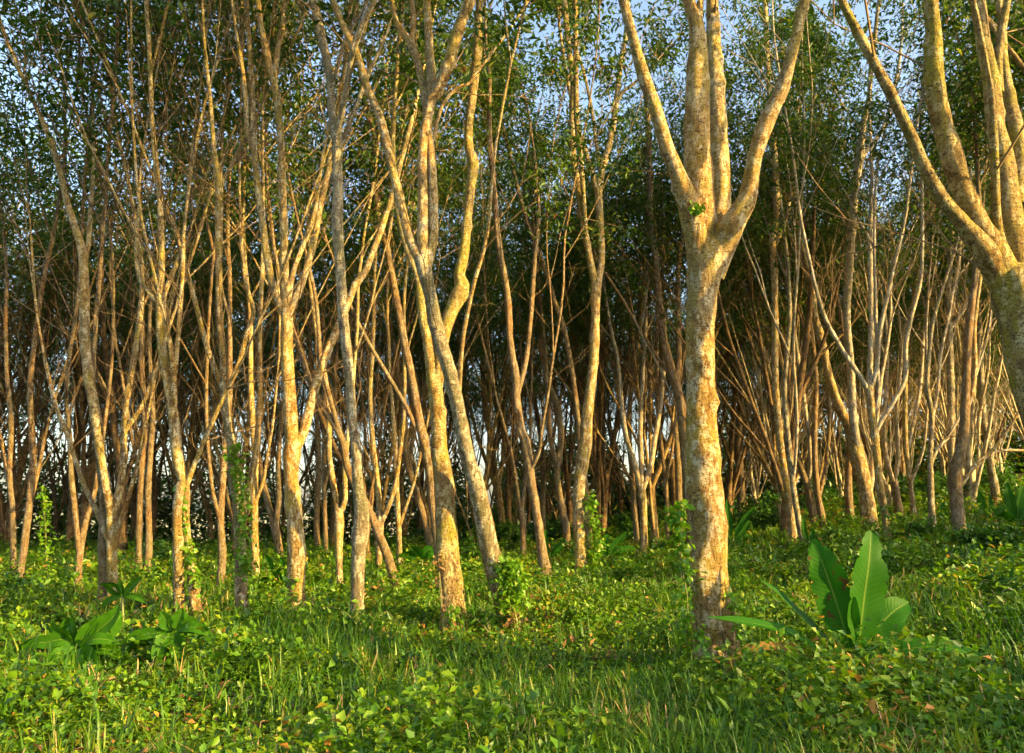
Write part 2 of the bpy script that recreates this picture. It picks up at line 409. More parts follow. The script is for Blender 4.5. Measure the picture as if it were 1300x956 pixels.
class Tree:
    def __init__(s, base, scale=1.0):
        s.base = Vector(base); s.twigs = Geo(); s.centres = []; s.cw = []; s.leafz = 5.0; s.ntw = 0
    def twig(s, p, d, L, r=0.008, leafy=True, z0=0):
        d = d.normalized(); pts = [p]; q = p.copy()
        n = 4
        for k in range(n):
            d = (d + rv(0.16) + UP * (0.10 if not leafy else 0.0)).normalized()
            q = q + d * (L / n); pts.append(q.copy())
        rr = np.linspace(r, max(r * 0.35, 0.0025), n + 1)
        s.twigs.tube([tuple(v) for v in pts], rr, 3); s.ntw += 1
        if leafy:
            for v in pts[1:]: s.centres.append(tuple(v)); s.cw.append(1.0)
        else:
            if L > 0.7:
                for k in (1, 2, 3):
                    if R.random() < 0.75:
                        e = turn(d, R.uniform(0.35, 0.9)); a = pts[k]; L2 = L * R.uniform(0.25, 0.5)
                        b = a + e * L2 * 0.5; c = b + (e + UP * 0.25 + rv(0.15)).normalized() * L2 * 0.5
                        s.twigs.tube([tuple(a), tuple(b), tuple(c)], [r * 0.6, r * 0.45, 0.0025], 3)
    def grow(s, geo, p, d, r, H, lev, zb, spread=1.0):
        seg = 0.45; pts = [p.copy()]; rr = [r]
        span = max(H - p.z, 0.6); nxt = R.uniform(0.5, 1.3); run = 0; tot = 0
        kids = []
        for it in range(40):
            d = d + rv(0.045) + UP * (0.03 + 0.25 * max(0, 0.75 - d.z))
            d.normalize()
            p = p + d * seg; tot += seg
            f = min(1.0, tot / (span * 1.12))
            rc = max(0.006, r * (1 - f) ** 0.75)
            pts.append(p.copy()); rr.append(rc); run += seg
            if run > nxt and lev < 4 and rc > 0.011 and len(kids) < 5:
                run = 0; nxt = R.uniform(0.8, 1.8)
                kids.append((p.copy(), turn(d, R.uniform(0.3, 0.65) * spread), rc * R.uniform(0.5, 0.75), p.z + (H - p.z) * R.uniform(0.45, 0.95)))
            hz = p.z - zb
            if rc < 0.05 and hz > s.leafz - 0.8:
                if R.random() < 0.85: s.twig(p, turn(d, R.uniform(0.5, 1.1)), R.uniform(0.5, 1.2), 0.005)
            elif R.random() < 0.12:
                s.twig(p, turn(d, R.uniform(0.4, 0.9)), R.uniform(0.6, 1.5), 0.007, hz > s.leafz + 1 and R.random() < 0.5)
            if f >= 0.98 or p.z > H: break
        s.twig(p, d, R.uniform(0.4, 0.8), 0.005)
        geo.tube([tuple(v) for v in pts], rr, 7 if r > 0.03 else 4)
        for k in kids: s.grow(geo, *k, lev + 1, zb, spread)
    def crown(s, n, size, name='crown', parent=None, rng=NR):
        C = np.array(s.centres)
        if len(C) == 0: return
        C = C[rng.random(len(C)) < 0.42]
        idx = rng.integers(0, len(C), n)
        P = C[idx] + rng.normal(size=(n, 3)) * np.array([0.17, 0.17, 0.12])
        t = np.clip(rng.beta(2, 2.6, n) + (rng.random(len(C))[idx] - 0.5) * 0.35, 0, 1)
        V, F, S, T = leaves_np(P, size, rng, 0.45, tint=t)
        mesh_np(name, V, F, S, M['crown'], parent, T)

GROUPS_DONE = 0
def traced_tree(label, mat, trunk, limbs, H=14.0, slope0=None, n_leaf=5600, leaf=0.14, dead=8, limb_mat=None, Y=None, crown=True, spread=1.0, group=None):
    global NR
    b = ground_hit(trunk[0][0], trunk[0][1]) if Y is None else unproj(trunk[0][0], trunk[0][1], Y)
    Y0 = b.y
    zb = gzf(b.x, b.y)
    root = empty('rubber_tree', (b.x, b.y, zb), label, 'tree', group)
    base = Vector((b.x, b.y, zb))
    T = Tree(base); T.leafz = max(5.6, H * 0.5)
    seed = R.uniform(0, 50)
    dense = []          # (px,py,Y,worldpoint) of all points already placed
    step = max(0.045, min(0.25, Y0 * 0.008))
    def to_world(path, y0, slope):
        rows = []; z_start = None
        for k, pt in enumerate(path):
            px, py, w = pt[:3]
            h = (path[0][1] - py) / FPX * y0
            y = y0 + slope * h + (0.0 if k == 0 else R.uniform(-0.02, 0.02))
            p = unproj(px, py, y)
            rows.append((p.x, p.y, p.z, 0.5 * w * depth_of(p) / FPX))
        return np.array(rows)
    def place(path, start, slope, name, mt):
        g = Geo()
        forked = (not start) and any(math.hypot(l[0][0] - path[-1][0], l[0][1] - path[-1][1]) < max(10, path[-1][2] * 0.9) for l in limbs)
        y0 = Y0
        if start:
            k = min(dense, key=lambda q: (q[0] - path[0][0]) ** 2 + (q[1] - path[0][1]) ** 2)
            y0 = k[2]
        rows = to_world(path, y0, slope)
        if not start:
            e = rows[0].copy(); e[2] = min(e[2], zb) - 0.25; e[3] *= 1.12
            if rows[0][2] > zb + 0.1:            # the base stands outside the picture: run the trunk down to the ground
                e2 = rows[0].copy(); e2[2] = zb; e2[3] *= 1.05
                rows = np.vstack([e, e2, rows])
            else: rows = np.vstack([e, rows])
        D = catmull(rows, step)
        wob = np.array([mnoise.noise(Vector((t * 0.9 * step * 2, seed, 3.3))) for t in range(len(D))])
        if not start:
            h = np.clip(D[:, 2] - zb, 0, 9); D[:, 3] *= 1 + 0.16 * np.exp(-h / 0.16)
        D[:, 3] *= 1 + 0.07 * wob
        # px bookkeeping for the limbs that follow
        for q in D:
            v = Vector(q[:3]) - Vector((0, 0, EYE)); dz = v.y * cp + v.z * sp
            dense.append((CX + FPX * v.x / dz, CY - FPX * (-v.y * sp + v.z * cp) / dz, v.y))
        big = D[0, 3] * FPX / Y0
        sides = 40 if big > 18 else 18 if big > 8 else 10 if big > 3 else 7
        Dl = D.copy(); Dl[:, :3] -= np.array(base)
        Ld = float(np.linalg.norm(np.diff(Dl[:, :3], axis=0), axis=1).sum())
        g.tube(Dl[:, :3], Dl[:, 3], sides, 0.13 if big > 5 else 0.08, True, seed + len(dense), int(Ld * (2.4 if big > 12 else 1.6)) if big > 5 else 0, 0.0 if not start and big > 2.5 else None)
        if forked or len(path[-1]) > 3:          # close the end as a rounded knuckle inside the fork
            e_ = Dl[-1, :3]; t_ = Dl[-1, :3] - Dl[-3, :3]; t_ /= np.linalg.norm(t_) + 1e-9; r_ = Dl[-1, 3]
            g.tube([e_ + t_ * r_ * a_ for a_ in (-0.02, 0.25, 0.45, 0.6, 0.66)], [r_, r_ * .93, r_ * .75, r_ * .42, r_ * .08], sides, 0, True, seed)
        # continuation beyond the traced end
        L = D
        e = Vector(L[-1][:3]); d = (e - Vector(L[max(0, len(L) - 1 - int(0.5 / step))][:3])).normalized()
        if H + zb > e.z + 0.3 and crown and len(path[-1]) < 4 and not forked:
            T.grow(g, e - base, (d + UP * 0.1).normalized(), L[-1][3], H * R.uniform(0.85, 1.05) , 0 if L[-1][3] > 0.03 else 1, 0, spread)
        nd_ = int(dead * min(1.0, len(path) / 5) * (0.5 if not start else 0.8))
        for _ in range(nd_):
            q = L[R.randrange(len(L) // 2, len(L))]
            if q[2] - zb < 1.8: continue
            T.twig(Vector(q[:3]) - base, turn(d, R.uniform(0.3, 0.9)), R.uniform(0.6, 2.0), R.uniform(0.006, 0.011), False)
        g.build(name, mt, root)
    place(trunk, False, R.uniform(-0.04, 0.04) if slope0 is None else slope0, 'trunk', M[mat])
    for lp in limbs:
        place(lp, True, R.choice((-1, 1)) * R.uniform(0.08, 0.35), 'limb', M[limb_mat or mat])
    t = T.twigs.build('twigs', M['twig'], root)
    if t: t['kind'] = 'stuff'
    if crown: T.crown(int(n_leaf * (0.55 if trunk[0][0] < 430 else 1)), leaf, 'crown', root)
    return root
# ------------------------------------------------------------------ the trees one can tell apart, traced from the photograph, each at its own distance
TT = traced_tree
TT('largest foreground rubber tree, thick lit trunk splitting high into four pale limbs', 'gold',
   [(912,852,56),(906,800,53),(901,755,50),(899,706,47),(897,657,44),(892,592,43),(890,520,38),(889,437,36),(891,380,38),(895,345,44),(899,322,50),(901,304,40)],
   [[(890,345,30),(884,300,30),(875,262,28),(860,220,21),(847,188,18),(833,141,16),(816,94,15),(802,41,13),(791,0,12),(783,-40,11)],
    [(896,330,34),(892,290,38),(888,245,37),(885,188,34),(885,126,29),(886,63,24),(884,31,20),(874,0,16),(866,-40,14)],
    [(903,330,26),(911,295,27),(916,262,25),(916,235,22),(913,188,22),(910,126,20),(907,63,19),(904,0,15),(902,-40,14)],
    [(903,350,34),(916,316,34),(932,284,30),(949,250,22),(957,204,18),(971,160,20),(993,110,16),(1008,56,14),(1022,0,15),(1034,-45,13)],
    [(886,40,12),(888,20,9),(889,2,8,'cut')]], H=12, n_leaf=9000, dead=2)
TT('rubber tree leaning in at the right edge, trunk forking into five mossy limbs', 'mossy',
   [(1402,880,72),(1392,760,66),(1366,640,60),(1344,570,57),(1324,515,55),(1307,465,52),(1298,415,52),(1290,372,52),(1284,350,50)],
   [[(1284,380,36),(1266,345,33),(1248,316,27),(1230,293,22),(1208,267,18),(1193,248,17),(1174,213,15),(1155,169,14),(1136,129,13),(1111,82,12),(1092,47,12),(1070,4,10),(1056,-30,9)],
    [(1290,385,40),(1274,345,36),(1258,312,32),(1243,288,29),(1221,238,26),(1208,194,26),(1194,151,23),(1186,100,22),(1185,47,20),(1182,0,18),(1180,-40,16)],
    [(1298,385,46),(1294,345,42),(1288,300,34),(1284,282,28),(1274,204,25),(1263,151,21),(1259,104,19),(1249,53,18),(1241,0,16),(1236,-40,14)],
    [(1284,360,22),(1274,320,14),(1266,282,12),(1263,220,11),(1261,160,9),(1258,110,7)],
    [(1268,118,12),(1267,90,10),(1268,63,10),(1274,25,10),(1279,0,9),(1284,-30,8)],
    [(1290,262,22),(1297,208,18),(1290,163,17),(1280,119,15),(1274,78,12),(1272,30,10),(1266,-20,9)],
    [(1304,385,40),(1310,345,36),(1318,290,26),(1330,200,20),(1334,100,17),(1340,0,14)]], H=12, n_leaf=9000, dead=2)
TT('yellow mossy rubber tree just right of centre-left, crossed by a leaning grey trunk', 'mossy',
   [(577,803,31),(574,755,31),(569,706,29),(566,657,27),(562,600,23),(558,578,21),(556,531,19),(551,484,18),(544,440,14),(536,399,11),(531,355,9),(518,320,8),(507,280,7),(500,220,6)],
   [[(553,505,14),(557,470,15),(562,430,16),(573,396,17),(584,374,23),(587,362,19),(583,350,15),(589,321,13),(593,280,12),(598,235,12),(601,207,16),(596,192,12),(595,163,11),(600,119,11),(606,69,12),(607,31,10),(609,0,9),(611,-35,8)]], dead=3, H=13, slope0=0.12)
TT('grey lichened trunk leaning left across the mossy tree, with a bushy climber at its foot', 'grey',
   [(650,796,28),(640,762,26),(628,722,25),(620,690,24),(607,625,21),(593,578,19),(584,531,18),(574,484,17),(560,437,18),(553,406,16),(546,374,16),(539,343,19),(534,328,17)],
   [[(536,335,14),(523,311,12),(516,289,12),(501,226,11),(485,157,10),(466,110,9.5),(454,72,9),(438,38,8.5),(422,0,8),(412,-30,7)],
    [(538,335,14),(537,300,15),(537,250,14),(538,176,12),(548,122,13),(545,63,11),(542,0,9),(540,-35,8)],
    [(541,340,14),(549,312,12),(551,295,12),(549,220,11),(543,151,10),(537,110,9.5),(528,72,10),(520,53,10),(504,30,7),(497,0,7),(490,-30,6)],
    [(523,58,7),(525,31,7),(523,0,6),(521,-25,5)],
    [(546,128,14),(556,115,15),(570,78,15),(582,38,15),(597,0,14),(608,-35,12)],
    [(583,500,6),(587,437,5.5),(595,390,5.5),(603,355,5.5),(614,318,5),(620,286,4.5),(624,240,4)],
    [(550,180,6),(556,150,5),(565,128,5),(580,112,5),(595,106,4.5)]], limb_mat='gold', dead=3, H=13, slope0=-0.26)
TT('tall straight slender trunk, half in shade, forking only near the top', 'grey',
   [(452,803,21),(454,755,17),(455,706,18),(459,657,20),(454,609,14),(451,560,13),(447,531,12.5),(443,468,12),(436,406,13),(432,343,13),(428,280,14),(429,251,13),(428,188,12),(426,170,13)],
   [[(426,175,11),(421,141,10),(418,94,10),(410,56,11),(402,19,11),(397,0,11),(393,-30,10)],
    [(428,180,9),(432,151,8),(441,107,8),(447,69,7.5),(454,47,9),(466,19,8),(476,0,7),(488,-25,6)],
    [(430,190,6),(435,179,6),(447,148,6),(457,122,5.5),(470,90,5),(490,45,4)],
    [(422,105,6),(430,80,5),(435,60,5.5),(447,35,5),(463,9,5),(470,-10,4)]], dead=4)
TT('golden trunk with a long pale branch forking off low and crossing behind its neighbour', 'gold',
   [(379,796,24),(376,755,22),(376,706,22),(374,657,20),(370,609,18),(370,575,22),(371,562,19),(367,500,16),(364,437,15),(364,406,15),(363,388,15)],
   [[(363,392,12),(361,343,11),(360,282,10),(358,220,10),(356,173,9.5),(352,126,10),(347,104,9),(339,69,8.5),(331,31,8),(327,0,7.5),(322,-30,7)],
    [(348,108,7),(351,78,7),(355,50,6.5),(360,25,6),(361,0,6),(362,-20,5)],
    [(361,400,10),(347,365,9.5),(339,327,9.5),(333,280,9),(331,267,9),(325,220,8.5),(322,173,8),(320,126,7.5),(319,94,7),(316,47,6),(313,0,5.5)],
    [(366,397,10),(380,368,9),(391,336,8.5),(400,299,8),(407,260,8),(416,220,7.5),(421,191,7),(428,150,6)],
    [(366,380,8),(370,355,7),(375,336,6.5),(385,311,6.5),(397,280,6),(404,240,5)],
    [(374,572,13),(385,550,12),(394,515,12),(403,481,11),(416,446,11),(429,415,10),(441,387,9),(451,362,9.5),(463,346,9),(473,321,8),(485,288,8),(498,248,7),(507,213,6.5),(516,179,6),(526,138,5),(532,110,4)],
    [(322,190,7),(314,170,6),(312,130,6),(308,90,5),(300,40,4)]], dead=4)
TT('orange-lit rubber tree left of the biggest tree, forking like a tall narrow goblet', 'gold',
   [(738,732,18),(736,690,15),(734,657,14.5),(736,609,15),(743,565,16),(745,531,14),(751,484,12),(755,437,12),(756,390,11),(757,358,14)],
   [[(756,362,10),(751,340,9),(747,318,9),(742,292,9),(736,251,9),(728,204,8.5),(726,157,8),(728,110,8),(722,63,7),(718,16,7),(714,-20,6)],
    [(745,310,7),(742,270,6),(738,210,6.5),(732,150,7),(731,63,7),(731,0,6),(733,-30,5)],
    [(758,362,10),(762,345,9.5),(764,318,9),(762,282,9),(760,242,10),(765,213,9),(775,176,8),(783,126,7.5),(787,88,6.5),(794,47,6),(798,0,5)],
    [(759,248,7),(747,204,6.5),(737,173,6),(729,141,5.5),(722,110,5)],
    [(762,230,5),(761,213,5),(756,173,5),(750,132,4.5),(740,88,4),(730,60,4)],
    [(781,135,5),(790,118,4.5),(806,105,4)]], dead=5)
TT('slim brown trunk with a swollen dark foot, left of the orange-lit goblet tree', 'brown',
   [(695,742,19),(689,706,14),(682,657,11),(674,609,11),(667,560,12),(661,547,11),(655,500,10),(655,481,10),(648,437,9),(644,374,8.5),(633,311,8),(628,250,7),(622,180,6)],
   [[(657,500,7),(668,456,6.5),(674,400,6),(679,327,6),(684,280,5)],
    [(672,600,5),(684,575,4.5),(688,545,4)]], dead=8)
TT('rubber tree with a curved trunk and dead lower branches spread like a fan, far left', 'gold',
   [(143,773,14),(143,754,12.5),(142,690,12.5),(141,644,13),(136,625,11),(130,590,10),(126,562,13),(121,525,13),(114,484,12),(108,437,12.5),(107,374,12),(105,327,10.5),(97,292,9),(88,267,8.5),(78,226,7.5),(63,176,6.5),(41,125,5.5),(25,90,5)],
   [[(143,650,10),(151,625,9.5),(157,586,8.5),(157,556,8),(160,512,7.5),(168,468,7.5),(176,415,7),(179,387,6.5),(180,340,5.5),(172,280,5)],
    [(158,548,6),(182,512,5.5),(198,468,5)],
    [(140,690,8),(133,673,8),(120,644,6.5),(104,609,5.5),(88,560,5.5),(72,518,5.5),(63,484,4.5),(56,452,4)],
    [(146,690,6),(149,673,6.5),(159,644,5.5),(172,599,5),(181,560,4.5),(188,525,4)],
    [(106,340,7),(112,310,6),(115,270,5.5),(118,220,5)]], dead=8, limb_mat='gold')
TT('straight brown trunk standing close behind the curved far-left tree', 'brown',
   [(130,772,12),(131,730,11),(130,690,11),(131,641,9.5),(127,590,9),(120,540,8),(118,470,7),(122,400,6)], [], dead=5)
TT('twin-stemmed rubber tree with small climbers, one thick stem straight, one kinked', 'gold',
   [(251,789,13),(246,754,12),(240,706,10.5),(235,657,10.5),(236,625,10),(230,599,14),(224,570,14),(221,531,12.5),(213,484,11),(205,437,10.5),(204,399,11.5),(204,377,11)],
   [[(229,775,15),(227,750,14),(227,706,14),(225,670,12),(225,644,11.5),(229,615,11,'cut')],
    [(204,380,8),(205,327,8),(204,280,7.5),(202,240,7),(196,190,6)],
    [(202,385,6),(191,374,5.5),(176,349,5),(173,311,4.5),(176,270,4)],
    [(207,378,6),(213,362,6),(224,336,5.5),(231,311,5),(236,270,4.5)],
    [(221,525,8),(221,490,7),(220,468,6.5),(216,437,5.5),(210,412,5)],
    [(222,475,6),(226,431,5.5),(229,390,5.5),(232,343,5),(233,300,4.5)],
    [(235,620,8),(246,592,6.5),(259,560,6),(263,550,6),(279,515,5.5),(288,495,4)]], dead=8)
TT('dark shaded trunk hung with leafy climbers, with a pale arm reaching right', 'grey',
   [(308,787,15),(306,754,14.5),(306,706,14.5),(303,657,12),(297,609,11.5),(293,560,10.5),(290,547,10),(285,500,10),(282,474,10)],
   [[(283,480,9),(284,456,9),(279,405,8.5),(278,343,8.5),(278,290,9),(278,235,10),(272,195,6.5),(268,141,5.5),(264,100,5),(260,63,4.5)],
    [(279,240,7),(285,225,5),(293,213,5),(298,200,5)],
    [(281,490,7),(273,468,7),(260,431,6.5),(248,384,6),(234,333,5.5),(222,290,5),(205,250,4)],
    [(285,500,6),(292,487,6.5),(303,462,6),(314,421,5.5),(322,395,5.5),(314,368,5),(308,330,4.5),(306,290,4)],
    [(305,662,10),(309,645,10),(316,622,9),(324,579,8),(327,547,7),(330,500,6.5),(330,468,6),(330,406,6),(333,343,6),(335,300,5)]], limb_mat='gold', dead=8)
TT('orange leaning trunk propped across behind the tall straight slender one', 'brown',
   [(507,757,11),(495,716,12),(478,670,10.5),(465,640,9),(450,615,9),(440,590,9),(435,562,9),(422,534,9),(407,512,7),(391,475,6),(375,427,5.5),(366,400,5)],
   [[(430,548,7),(415,490,6),(407,456,5.5),(404,412,5),(400,374,4.5),(388,320,4)]], dead=6)
TT('light brown trunk forking low, seen between the golden tree and the straight slender one', 'gold',
   [(431,742,8),(430,696,10),(431,660,12),(430,648,11)],
   [[(430,655,8),(425,625,7.5),(418,579,7),(418,562,6.5),(416,500,6.5),(404,437,6),(396,380,5)],
    [(431,652,7),(438,635,6.5),(438,592,6.5),(443,540,5)]], dead=10)
TT('small tree whose branches make a wide V, right of the straight slender trunk', 'gold',
   [(480,730,8),(482,690,8.5),(483,657,9)],
   [[(482,662,7),(480,618,6.5),(473,560,6.5),(470,500,5.5),(473,450,5)],
    [(483,664,7),(491,648,6.5),(501,618,6.5),(507,579,5.5),(512,540,5)]], dead=10)
TT('thin young tree with a pale side twig, left of the mossy trunk', 'gold',
   [(508,723,8),(507,690,7),(505,650,7),(503,600,6),(501,560,6),(497,500,5)],
   [[(508,665,5),(514,648,4.5),(524,618,4),(530,595,3.5)]], dead=8)
TT('long brown trunk sweeping up to the left just behind the mossy tree', 'brown',
   [(562,742,13),(556,690,13),(550,640,12.5),(544,590,12),(532,531,11),(523,481,10),(513,431,9.5),(504,384,9),(496,343,9),(488,299,8.5),(480,267,8),(477,188,7),(470,150,6.5),(463,126,6)],
   [[(528,545,6),(517,519,5.5),(495,481,5.5),(476,449,5),(457,415,5),(446,390,4.5),(436,365,4)],
    [(491,315,6),(496,280,5.5),(500,230,5),(508,180,4.5)]], dead=6)
TT('reddish trunk slanting left, between the V-shaped tree and the mossy trunk', 'brown',
   [(549,706,8),(538,657,8.5),(527,622,8.5),(517,586,8),(516,560,7.5),(510,500,6.5),(500,440,6)], [[(520,598,5),(524,560,5),(532,520,4.5)]], dead=10)
TT('tree with paired upright forks directly behind the leaning grey trunk', 'gold',
   [(640,692,9),(637,657,8.5),(631,618,10.5)],
   [[(631,622,6),(621,596,5.5),(608,560,4.5),(600,530,4)],
    [(631,620,8),(626,579,7.5),(623,555,7.5),(617,525,7.5),(614,484,7),(611,421,6.5),(609,374,6),(604,320,5)],
    [(632,618,6),(637,595,5),(639,560,4.5),(640,520,4)]], dead=10)
TT('thin orange tree with tangled forks between the leaning grey trunk and dark-footed one', 'brown',
   [(664,713,8),(664,667,7.5),(661,644,7)], [[(661,650,5),(655,610,5),(648,570,4),(640,540,4)],[(662,648,5),(668,605,5),(672,570,4)]], dead=12)
TT('slim brown trunk seen right of the dark-footed one, leafless to the canopy', 'brown',
   [(690,692,7),(689,640,7),(690,590,6.5),(684,540,6),(676,490,5.5),(672,440,5)], [[(689,620,4.5),(695,590,4),(702,560,4)]], dead=10)
TT('dark trunk leaning left behind the orange-lit goblet tree', 'brown',
   [(723,708,9.5),(718,667,9.5),(711,631,9),(707,600,8.5),(712,560,8),(709,520,8),(700,496,7.5),(687,443,6.5),(684,374,5.5),(680,310,5)],
   [[(706,590,6),(699,560,6),(696,520,5.5),(694,480,5)]], dead=8)
TT('steeply slanting dark trunk whose top points left above its straighter neighbours', 'brown',
   [(750,712,9),(746,660,8),(741,600,7.5),(734,537,6.5),(728,484,6.5),(717,421,6.5),(703,380,6.5),(690,336,6),(674,296,6),(660,250,5),(648,200,5)], [], dead=8)
TT('reddish trunk with a right-hand fork, in the gap right of the orange-lit goblet tree', 'brown',
   [(768,682,9),(763,631,8),(756,600,7.5),(752,579,7),(760,530,7),(762,484,7),(766,437,7),(770,390,6),(776,340,5)],
   [[(763,625,5),(766,590,5),(767,550,4.5)]], dead=10)
TT('forked tree like a slingshot with pale arms, midway to the biggest tree', 'gold',
   [(818,706,9),(817,657,9.5),(815,625,11)],
   [[(815,628,7),(805,586,7),(796,560,6.5),(790,520,5.5),(786,470,4.5)],
    [(815,622,7),(814,580,6.5),(813,540,6),(816,480,5)],
    [(816,622,7),(826,592,6.5),(831,560,6.5),(838,520,5.5),(842,480,5)]], dead=12, limb_mat='pale')
TT('slender reddish trunk close to the left of the slingshot-shaped tree', 'brown',
   [(809,692,7),(805,641,7),(802,592,7),(799,560,6.5),(800,510,6),(806,450,5)], [[(802,585,5),(793,550,4.5),(787,520,4)]], dead=10)
TT('thin dark pole-like trunk between the slingshot-shaped tree and the biggest tree', 'brown',
   [(848,698,5.5),(846,625,5.5),(841,576,5),(836,530,5),(834,480,4.5)], [[(845,610,4),(852,580,4),(856,550,3.5)]], dead=10)
TT('long curved trunk vanishing behind the left side of the biggest tree', 'brown',
   [(880,705,13),(876,650,12.5),(870,580,12),(864,515,11.5),(857,484,11),(849,459,10.5),(841,421,9.5),(836,374,9),(833,330,8.5),(826,290,8),(825,251,8),(824,195,7.5),(822,150,7),(818,90,6)],
   [[(858,490,7),(862,456,7),(861,400,7),(861,343,6.5),(866,300,5)],
    [(866,530,7),(858,500,5),(846,470,4),(832,450,4)]], dead=6)
TT('orange branch-scarred stump-like trunk tight against the biggest tree', 'brown',
   [(862,690,9),(862,640,9),(860,575,8.5),(857,540,8),(855,516,7,'cut')], [[(857,540,4),(850,520,4),(842,505,4)],[(859,560,4),(868,530,4)]], dead=6, H=7, n_leaf=600)
TT('orange-topped trunk just right of the biggest tree', 'brown',
   [(940,660,10),(940,609,10.5),(937,560,9.5),(940,515,8.5),(943,453,7.5),(949,405,6.5),(954,358,6.5),(960,300,6)],
   [[(942,470,5),(930,440,5),(934,400,4.5)]], dead=9)
TT('straight pale-sided trunk rising past the right limb of the biggest tree', 'gold',
   [(1007,690,11),(1002,641,9.5),(996,599,8.5),(991,565,9),(986,515,9),(984,468,8.5),(984,405,8.5),(983,343,8.5),(981,305,9),(986,282,8),(984,204,7.5),(978,140,7),(975,94,6.5),(972,20,6)],
   [[(983,312,6),(992,295,5.5),(1000,270,5),(1006,230,4.5)]], dead=8)
TT('grey thin trunk in front of a dark gap, right of the straight pale-sided one', 'grey',
   [(1020,692,8),(1012,651,8),(1006,609,7),(1001,560,6.5),(996,500,6),(1001,430,5.5)], [[(1007,612,4),(1010,580,4),(1012,540,4)]], dead=8, limb_mat='pale')
TT('brown trunk with two curved pale risers, third past the straight pale-sided one', 'brown',
   [(1036,672,12),(1027,625,10),(1019,600,9),(1010,572,8),(1006,530,7),(1000,470,6)], [[(1026,618,6),(1029,590,6),(1027,560,5.5),(1020,500,5)]], dead=10, limb_mat='pale')
TT('dim thin trunk left of the big three-armed reddish tree', 'brown',
   [(1046,672,9),(1040,640,8),(1036,610,7.5),(1034,560,7),(1036,500,6)], [[(1040,630,5),(1047,600,4.5),(1052,560,4)]], dead=8)
TT('big reddish tree on the right slope, trunk leaning left and splitting into long arms', 'gold',
   [(1105,674,20),(1101,641,19.5),(1096,609,17),(1087,575,19),(1077,540,13),(1064,515,12),(1053,481,10),(1044,437,9.5),(1034,399,8.5),(1030,358,7.5),(1017,315,7),(1011,280,7),(1006,220,6),(1001,150,5)],
   [[(1090,580,12),(1083,530,10),(1080,468,9.5),(1075,405,9),(1077,358,9.5),(1081,305,9.5),(1086,238,9.5),(1091,201,10),(1095,163,8),(1103,125,6.5),(1105,94,6)],
    [(1091,205,8),(1100,190,7),(1111,179,6.5),(1125,154,6),(1134,120,5)],
    [(1100,630,9),(1106,615,7),(1108,580,6),(1112,540,5)]], dead=12, limb_mat='pale')
TT('cream-limbed tree whose thin trunk splays into five bright arms, right of the reddish tree', 'gold',
   [(1129,696,10),(1124,657,9),(1117,618,10),(1113,576,9.5),(1111,562,10),(1106,515,9.5),(1104,492,10)],
   [[(1103,498,6),(1089,474,6.5),(1074,452,6),(1061,430,5.5),(1048,405,5),(1037,371,5),(1030,340,4)],
    [(1104,492,7),(1105,456,7),(1106,405,5.5),(1105,343,6),(1105,289,5.5),(1107,230,4.5)],
    [(1105,495,6),(1113,468,5.5),(1117,421,5.5),(1127,374,5),(1136,333,4.5),(1146,295,4)],
    [(1110,555,6),(1116,540,6),(1133,512,5.5),(1149,481,5.5),(1150,437,5.5),(1158,399,5),(1169,352,4.5),(1171,280,4),(1170,220,3.5)],
    [(1108,535,5),(1115,500,5),(1113,450,4.5),(1112,400,4)]], dead=14, limb_mat='pale')
TT('dark red-barked trunk standing straight in shade, right of the pale grey poles', 'brown',
   [(1219,690,17),(1215,641,15.5),(1213,599,16),(1219,575,13),(1224,545,12),(1225,518,11),(1227,468,9.5),(1230,421,9),(1235,374,8),(1240,333,8),(1243,290,6)],
   [[(1237,350,6),(1246,335,5),(1252,315,4.5)],
    [(1226,520,6),(1234,500,5.5),(1238,468,5),(1237,420,5),(1241,380,4)],
    [(1216,622,6),(1232,598,6),(1246,583,6),(1262,570,5),(1280,545,4)]], dead=10, limb_mat='gold')
TT('white flecked pole-thin trunk left of the dark red-barked one', 'grey',
   [(1184,680,9.5),(1182,625,7.5),(1181,576,6.5),(1183,530,6),(1177,490,5.5),(1179,456,5),(1184,410,4.5),(1196,368,4)],
   [[(1182,590,4),(1190,570,4),(1204,555,3.5)],[(1181,540,4),(1190,500,4),(1194,450,4),(1205,400,3.5)]], dead=16, limb_mat='pale')
TT('dark ruler-straight trunk with short cut side arms behind the dark red-barked one', 'grey',
   [(1212,655,9),(1209,600,8.5),(1207,547,8.5),(1207,484,8.5),(1205,421,8.5),(1204,361,8),(1208,292,7),(1212,220,6),(1214,150,5.5)],
   [[(1206,418,5),(1215,405,5.5),(1222,395,5),(1228,384,4.5)],[(1206,412,4.5),(1211,380,4.5),(1217,340,4.5),(1219,300,4)]], dead=8, limb_mat='pale')
TT('cream thin trunk forking low, next left of the white flecked pole', 'gold',
   [(1161,660,7.5),(1155,609,6.5),(1150,570,6.5),(1149,547,6.5),(1149,515,6),(1150,437,6),(1156,400,5)],
   [[(1156,612,4),(1165,592,4),(1172,570,4),(1175,548,3.5)],[(1153,568,4.5),(1163,520,4.5),(1168,492,4.5),(1172,440,4)]], dead=16, limb_mat='pale')
TT('stout short fork-topped trunk between the reddish tree and the cream thin trunk', 'brown',
   [(1142,658,11),(1139,635,9.5),(1135,612,10)],
   [[(1135,616,6),(1126,586,6.5),(1122,550,5.5),(1124,500,5)],[(1135,614,6),(1140,579,6),(1138,530,5),(1142,480,4.5)]], dead=14, limb_mat='pale')
TT('speckled trunk low on the far right with a pale stick branch across it', 'grey',
   [(1266,641,10.5),(1258,592,9),(1254,560,8),(1248,530,8),(1246,500,8),(1243,437,7.5),(1242,390,6)],
   [[(1256,575,4),(1275,572,4),(1300,572,3.5),(1320,573,3)]], dead=12, limb_mat='pale')
